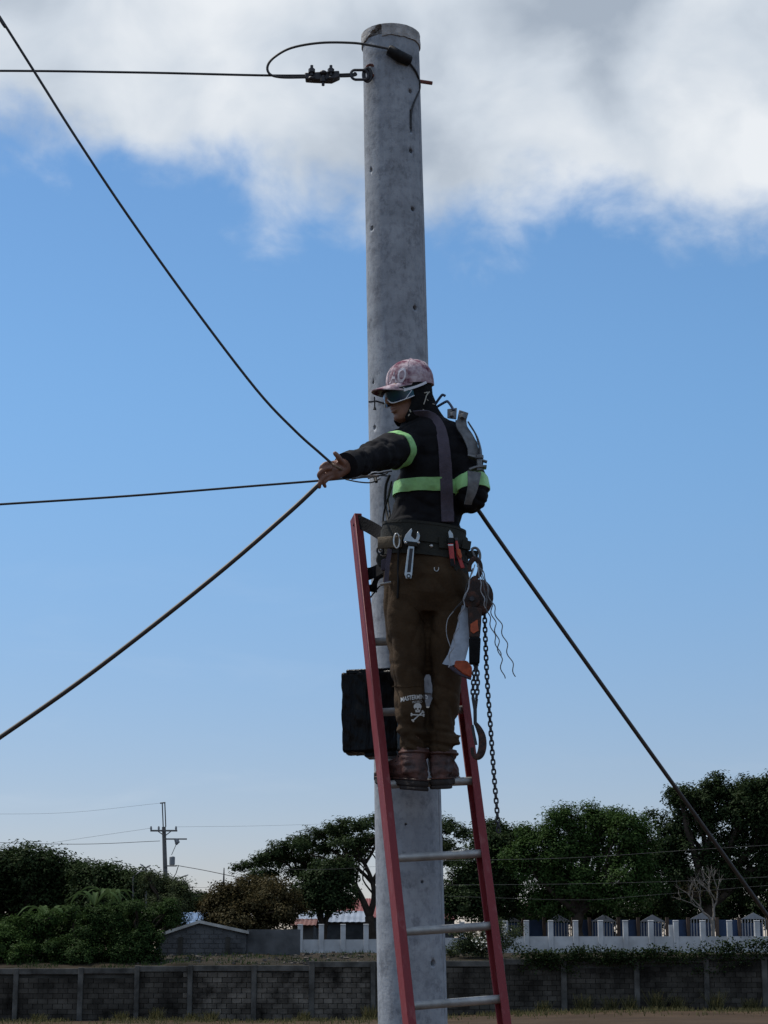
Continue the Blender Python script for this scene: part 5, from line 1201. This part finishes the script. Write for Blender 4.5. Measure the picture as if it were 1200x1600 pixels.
# tools on the belt, each a thing of its own
def Yb(px, py, o=.012): return S(px, py, o, ALL).y
def outline_tool(name, label, cat, parts, th, group=None):
    ps = [(nm, [U(x, y, yb) for x, y in pts], m, t2) for nm, pts, m, yb, t2 in parts]; base = ps[0][1][0]
    t = thing(name, base, label, cat, group)
    for nm, P, m, t2 in ps: MB().prism([p - Vector((0, t2, 0)) for p in P], (0, t2, 0)).build(nm, M[m], t, bevel=.0015)
    return t
yw = Yb(640, 850) - .004
wr = outline_tool('adjustable_wrench', 'large steel adjustable wrench hanging on the back of his belt', 'wrench', [
    ('jaw', [(635, 852), (630, 846), (634, 836), (643, 826), (644, 830), (642, 838), (648, 844), (651, 841), (651, 833), (654, 831), (656, 838), (655, 845), (651, 850), (646, 853)], 'chrome', yw, .012),
    ('handle', [(638, 851), (648, 851), (644, 898), (643, 905), (634, 905), (632, 898)], 'chrome', yw, .010),
    ('handle_inlay', [(640, 857), (645.5, 857), (641.5, 894), (636, 894)], 'darksteel', yw - .0105, .002)], .01)
ringp('hang_hole', 638.5, 900, 2.6, 2.8, yw - .012, .002, 'darksteel', wr)
wl = thing('wrench_holster', S(641, 846, .004, ALL), 'dark loop holster carrying the big wrench on his belt', 'holster')
MB().prism([U(x, y, yw - .015) for x, y in ((634, 845), (653, 847), (652, 854), (634, 852))], (0, .026, 0)).build('loop', M['belt'], wl, bevel=.002)
for px in (634, 654): MB().ball(U(px, 848, yw - .016), (.006, .004, .006)).build('rivet', M['chrome'], wl)
yk = Yb(705, 858) - .006
outline_tool('cutter_knife', 'red and black cutter knife in the back of his belt', 'knife', [
    ('grip', [(700, 850), (708, 850), (711, 884), (704, 885)], 'red', yk, .012), ('collar', [(699, 842), (708, 842), (708.5, 849.5), (699.5, 849.5)], 'rubber', yk, .014),
    ('blade_head', [(700, 832), (703, 828), (707, 834), (709, 841.5), (701, 841.5)], 'chrome', yk, .009), ('grip_end', [(703, 873), (709, 872.5), (711, 884), (704, 885)], 'rubber', yk - .0125, .002), ('guard', [(700, 850.5), (708, 850.5), (708, 853), (700, 853)], 'white', yk - .0125, .002)], .01)
yp = Yb(716, 866) - .002
pl = outline_tool('pliers', 'red handled pliers beside the cutter knife on his belt', 'pliers', [
    ('handle', [(711, 846), (715, 846), (718, 864), (726, 888), (720, 889), (713, 868)], 'red', yp, .012), ('handle', [(714, 858), (719, 859), (722, 870), (719, 874), (714, 866)], 'orange', yp - .013, .010), ('jaw', [(709, 842), (714, 839), (716, 846), (711, 846)], 'darksteel', yp, .01)], .01)
pc = thing('tool_pouch', S(715, 876, .004, ALL), 'dark tool pouch behind the pliers on his right hip', 'pouch')
MB().prism([S(x, y, .0, ALL) - Vector((0, .006, 0)) for x, y in ((700, 868), (728, 872), (731, 898), (712, 893))], (0, .012, 0)).build('pocket', M['belt'], pc, bevel=.003)
# left side: loops, carabiner, hanging gear with a pale cross bar
lh = thing('hip_gear', U(598, 878, 7.42), 'bundle of clips and buckles hanging at his left hip', 'clips')
for px, py, rx, ry, m, rr in [(598, 856, 7, 6, 'chrome', .0035), (594, 860, 5, 6, 'darksteel', .004), (603, 858, 6, 5, 'darksteel', .004), (600, 865, 6, 4, 'chrome', .003), (606, 834, 4, 6, 'chrome', .003), (597, 852, 5, 4, 'darksteel', .004)]:
    ringp('clip', px, py, rx, ry, 7.42 + rnd.uniform(-.02, .02), rr, m, lh)
MB().prism([U(x, y, 7.40) for x, y in ((590, 862), (604, 866), (602, 890), (592, 884), (587, 874))], (0, .03, 0)).build('frog', M['belt'], lh, bevel=.004)
MB().prism([U(x, y, 7.395) for x, y in ((596, 874), (604, 872), (604, 888), (600, 892), (595, 890))], (0, .02, 0)).build('buckle', M['strap'], lh, bevel=.003)
hh = thing('hanging_cross_bar', U(602, 916, 7.37), 'grey strap ending in a pale steel cross bar at his left hip', 'tool')
MB().ribbon([U(609, 858, 7.36), U(606, 880, 7.355), U(603, 910, 7.36)], Vector((.018, 0, 0)), .005).build('strap', M['strap'], hh)
MB().tube([U(594, 913.5, 7.36), U(611, 910, 7.36)], .0062, 8).build('cross_bar', M['chrome'], hh)
tag(MB().tube(curve_pts([S(623, 856, .008, ALL), S(622, 880, .006, ALL), S(622, 910, .005, ALL), S(621, 935, .004, ALL)], 5), .0042, 7).build('black_cord', M['rubber']), 'thin black cord hanging down the left back of his trousers', 'cord')

# ------------------------------------------------------------------ gear on his back
st = thing('shoulder_strap', S(699, 815, .006), 'purple grey webbing strap over his shoulder down the back', 'strap')
path = [(634, 655), (645, 650), (660, 648), (672, 651), (681, 658), (688, 670), (692, 685), (694.5, 705), (696, 725), (697, 745), (698, 765), (698.5, 785), (699, 800), (699.5, 813)]
P = [S(x, y, .009 if y < 750 else .016, (sbvh, hb)) for x, y in path]; yt = [p.y for p in P]
wv = []
for i, (x, y) in enumerate(path): u = min(1, max(0, (i - 1) / 7)); wv.append(Vector((.026 + .022 * u, -.03 * (1 - u), .02 * (1 - u))))
MB().ribbon(curve_pts(P, 3), [wv[min(i // 3, len(wv) - 1)] for i in range(len(curve_pts(P, 3)))], .005).build('webbing', M['strap'], st)
e = S(699.5, 807, .012); MB().box(e, (.05, .012, .045)).build('folded_end', M['strap'], st, bevel=.003)
pcp = thing('pole_clamp', U(735, 780, 7.30), 'galvanised steel pole clamp halves hung over his right shoulder', 'clamp')
yc = 7.335
def bar(pts, w, th, nm, m='steel', n=4): MB().ribbon(curve_pts([U(*p) for p in pts], n), w, th).build(nm, M[m], pcp)
MB().prism([U(x, y, yc) for x, y in ((717, 640), (732, 645), (727, 662), (714, 658))], (0, .007, 0)).build('flange', M['steel'], pcp, bevel=.0015)
MB().prism([U(x, y, yc + .03) for x, y in ((699, 639), (714, 637), (713, 655), (699, 653))], (0, .007, 0)).build('flange', M['steel'], pcp, bevel=.0015)
bar([(720, 657, yc), (722, 668, yc - .004), (731, 682, yc - .012), (738, 698, yc - .014), (740, 712, yc - .01)], Vector((.042, .012, 0)), .006, 'upper_band')
bar([(733, 662, yc + .02), (744, 680, yc + .01), (750, 700, yc + .005), (751, 716, yc + .005)], Vector((.010, .05, 0)), .006, 'upper_band_edge', 'darksteel')
bar([(732, 713, 7.30), (745, 716, 7.295), (753, 715, 7.295)], Vector((0, .045, .0)), .007, 'lower_flange')
bar([(733, 735, 7.28), (745, 731, 7.28), (760, 730, 7.28)], Vector((0, .045, .0)), .007, 'lower_flange')
MB().tube([U(748, 712, 7.285), U(750, 735, 7.275)], .0105, 8).build('clamp_bolt', M['steel'], pcp)
for py in (714, 733): MB().tube([U(748.5, py - 2.5, 7.28), U(748.8, py + 2.5, 7.28)], .017, 6).build('nut', M['steel'], pcp, smooth=False)
MB().tube([U(752, 719, yc), U(761, 722, yc)], .006, 7).build('clamp_pin', M['steel'], pcp)
bar([(741, 737, 7.272), (740, 752, 7.268), (737, 768, 7.272), (733, 780, 7.28), (731, 788, 7.29)], [Vector((.052 - .024 * min(1, i / 12), .012, 0)) for i in range(17)], .006, 'lower_band')
for px, py in ((706, 648), (722, 650)):
    MB().tube([U(px - 1, py + 1, yc - .004), U(px + 4, py - 1, yc - .02)], .012, 6).build('nut', M['steel'], pcp, smooth=False)
hk = thing('bent_rods', U(682, 636, 7.42), 'two bent dark steel rods sticking up behind his neck', 'rods')
MB().tube(curve_pts([U(676, 641, 7.42), U(680, 632, 7.42), U(689, 619, 7.41), U(692, 617, 7.41), U(696, 619, 7.41)], 3), .0052, 7).build('rod', M['blueflex'], hk)
MB().tube(curve_pts([U(676, 640, 7.42), U(684, 635, 7.42), U(697, 627.5, 7.40), U(700, 628, 7.40), U(704, 633, 7.38), U(709, 641, 7.36)], 3), .0052, 7).build('rod', M['blueflex'], hk)

# ------------------------------------------------------------------ lever hoist, saw and loose wires at his right hip
YH = 7.33
ho = thing('lever_hoist', U(745, 960, YH), 'rusty lever chain hoist hanging from his belt with dangling chains', 'hoist')
def arcp(cx, cy, rx, ry, a0, a1, n=14, Y=YH): return [U(cx + rx * math.cos(R(a0 + (a1 - a0) * k / n)), cy - ry * math.sin(R(a0 + (a1 - a0) * k / n)), Y) for k in range(n + 1)]
MB().tube(arcp(742, 888, 8.5, 15, -110, 200), [.0085] * 3 + [.0105] * 9 + [.008] * 3, 9, .8, up=(0, 1, 0)).build('top_hook', M['rust'], ho)
MB().tube([U(742, 902, YH), U(741, 908, YH), U(741, 915, YH)], [.012, .018, .022], 10).build('hook_swivel', M['rust'], ho)
c = U(749, 934, YH); 
MB().tube([c + Vector((0, -.030, 0)), c + Vector((0, -.026, 0)), c + Vector((0, .026, 0)), c + Vector((0, .03, 0))], [.046, .052, .052, .046], 22, 1.28, up=(0, 0, 1)).build('gear_case', M['rust'], ho)
c = U(737, 937, YH - .03); MB().tube([c + Vector((0, -.012, 0)), c + Vector((0, -.008, 0)), c + Vector((0, .012, 0))], [.026, .032, .034], 18).build('brake_cover', M['rust'], ho)
c2 = c + Vector((0, -.014, 0)); MB().tube([c2, c2 + Vector((0, -.008, 0))], .010, 6).build('hub_nut', M['darksteel'], ho, smooth=False)
MB().prism([U(x, y, YH - .045) for x, y in ((731, 946), (753, 950), (752, 975), (750, 996), (734, 996), (732, 972))], (0, .028, 0)).build('lever', M['rust'], ho, bevel=.004)
MB().prism([U(x, y, YH - .048) for x, y in ((735, 975), (746, 968), (748, 985), (740, 990), (735, 986))], (0, .004, 0)).build('rating_plate', M['orange'], ho, bevel=.001)
MB().prism([U(x, y, YH - .05) for x, y in ((733, 995), (751.5, 995), (749.5, 1037), (733.5, 1037))], (0, .036, 0)).build('lever_grip', M['hood'], ho, bevel=.006)
def chain(pts, pitch, parent, name='chain', r=.0032):
    P = curve_pts(pts, 20); acc = [0]
    for a, b in zip(P, P[1:]): acc.append(acc[-1] + (b - a).length)
    def at(s_):
        for i in range(len(P) - 1):
            if acc[i + 1] >= s_: f = (s_ - acc[i]) / max(1e-9, acc[i + 1] - acc[i]); return P[i].lerp(P[i + 1], f), (P[i + 1] - P[i]).normalized()
        return P[-1], (P[-1] - P[-2]).normalized()
    mb = MB(); s_ = 0; k = 0
    while s_ < acc[-1]:
        c, t = at(s_); x = Vector((1, .25, 0)) if k % 2 == 0 else Vector((-.3, 1, 0)); x = (x - t * x.dot(t)).normalized(); hl = pitch * .5 + r * .7; hw = r * 2.15; lp = []
        for j in range(14):
            a = 2 * math.pi * j / 14; lp.append(c + t * (math.copysign(hl - hw, math.sin(a)) + hw * math.sin(a) if abs(math.sin(a)) > .05 else 0) + x * (hw * math.cos(a)))
        mb.tube(lp, r, 6, closed=True, up=t.cross(x)); s_ += pitch; k += 1
    o = mb.build(name, M['darksteel'], parent); o['kind'] = 'stuff'; return o
chain([U(757, 955, YH), U(758.5, 1000, YH), U(761, 1060, YH), U(766, 1130, YH), U(771, 1200, YH), U(776, 1260, YH), U(779.5, 1302, YH)], .0178, ho)
chain([U(743, 1037, YH - .02), U(741, 1055, YH - .02), U(739, 1075, YH - .02), U(739, 1092, YH - .02)], .0178, ho)
chain([U(744, 1037, YH - .03), U(746, 1055, YH - .03), U(746, 1075, YH - .03), U(744, 1094, YH - .03)], .0178, ho)
MB().ribbon([U(739, 1090, YH - .025), U(742, 1108, YH - .025), U(742.5, 1132, YH - .025)], Vector((.012, 0, 0)), .012).build('bottom_yoke', M['darksteel'], ho)
MB().ribbon([U(745, 1092, YH - .025), U(743, 1108, YH - .025), U(743, 1132, YH - .025)], Vector((.010, 0, 0)), .010).build('bottom_yoke', M['darksteel'], ho)
hkp = curve_pts([U(743, 1130, YH - .025), U(748, 1138, YH - .025), U(753, 1150, YH - .025), U(754, 1165, YH - .025), U(751, 1178, YH - .025), U(745, 1183, YH - .025), U(739, 1178, YH - .025), U(738, 1168, YH - .025)], 4)
MB().tube(hkp, [.007 + .0085 * math.sin(math.pi * min(1, i / (len(hkp) - 1) * 1.15)) for i in range(len(hkp))], 9, .65, up=(0, 1, 0)).build('bottom_hook', M['rust'], ho)
MB().ribbon([U(738, 1133, YH - .03), U(741, 1150, YH - .03), U(744, 1164, YH - .03)], Vector((.010, 0, .002)), .006).build('hook_latch', M['darksteel'], ho)
sw = thing('hand_saw', U(715, 1050, YH + .02), 'hand saw with grey blade and orange handle hanging at his right thigh', 'saw')
MB().prism([U(x, y, YH + .03) for x, y in ((722, 946), (734, 946), (734, 1004), (727, 1032), (703, 1041), (691, 1037), (700, 1022), (712, 985))], (0, .0025, 0)).build('blade', M['blade'], sw)
MB().prism([U(x, y, YH + .02) for x, y in ((711, 1032), (730, 1032), (738, 1042), (737, 1059), (722, 1052), (710, 1042))], (0, .022, 0)).build('handle', M['orange'], sw, bevel=.004)
MB().prism([U(x, y, YH + .018) for x, y in ((697, 1038), (710, 1042), (722, 1052.5), (737, 1059.5), (736, 1062), (718, 1055), (704, 1045))], (0, .018, 0)).build('handle_edge', M['strap'], sw, bevel=.002)
cb = thing('carabiner', U(745, 860, YH), 'steel carabiner linking belt and hoist at his right hip', 'carabiner')
MB().tube(arcp(742, 869, 8, 13, 130, -60, 12, YH + .02), .0055, 8, up=(0, 1, 0)).build('bow', M['steel'], cb)
MB().tube([U(737, 859, YH + .02), U(741, 868, YH + .02), U(746, 880, YH + .02)], .004, 7).build('gate', M['steel'], cb)
lw = thing('loose_wires', U(750, 900, YH - .06), 'bundle of thin crinkled wires dangling from the hoist hook', 'wires')
def wavy(pts, amp, wl_, m, r=.0021):
    P = curve_pts([U(*p) for p in pts], 14); out = []; s_ = 0
    for i, p in enumerate(P):
        if i: s_ += (p - P[i - 1]).length
        out.append(p + Vector((math.sin(s_ * 6.283 / wl_) * amp, math.cos(s_ * 6.283 / wl_) * amp, 0)) * min(1, s_ / .15))
    MB().tube(out, r, 5).build('wire_strand', M[m], lw)
Yw = YH - .06
wavy([(745, 884, Yw), (756, 895, Yw), (762, 920, Yw), (768, 940, Yw), (776, 960, Yw), (785, 985, Yw), (795, 1022, Yw), (806, 1057, Yw)], .006, .075, 'steel')
wavy([(747, 882, Yw - .01), (757, 905, Yw - .01), (765, 935, Yw - .01), (770, 960, Yw), (776, 990, Yw), (781, 1022, Yw), (784, 1040, Yw), (787, 1060, Yw)], .006, .07, 'steel')
wavy([(752, 900, Yw - .01), (758, 925, Yw - .01), (762, 955, Yw), (770, 985, Yw), (777, 1010, Yw), (782, 1025, Yw)], .005, .07, 'steel')
wavy([(746, 880, Yw - .02), (750, 905, Yw - .02), (754, 930, Yw - .02), (760, 950, Yw - .02)], .005, .06, 'palewire')
wavy([(742, 882, Yw - .01), (733, 910, Yw - .01), (724, 945, Yw - .01), (716, 975, Yw), (709, 1005, Yw), (703, 1030, Yw), (699, 1043, Yw)], .006, .075, 'palewire', .0022)
wavy([(738, 890, Yw), (726, 935, Yw), (712, 952, Yw), (699, 968, Yw), (697, 990, Yw), (706, 1015, Yw)], .002, .2, 'palewire', .0016)
wavy([(739, 888, Yw), (730, 915, Yw), (724, 935, Yw), (710, 955, Yw)], .003, .1, 'wire', .003)
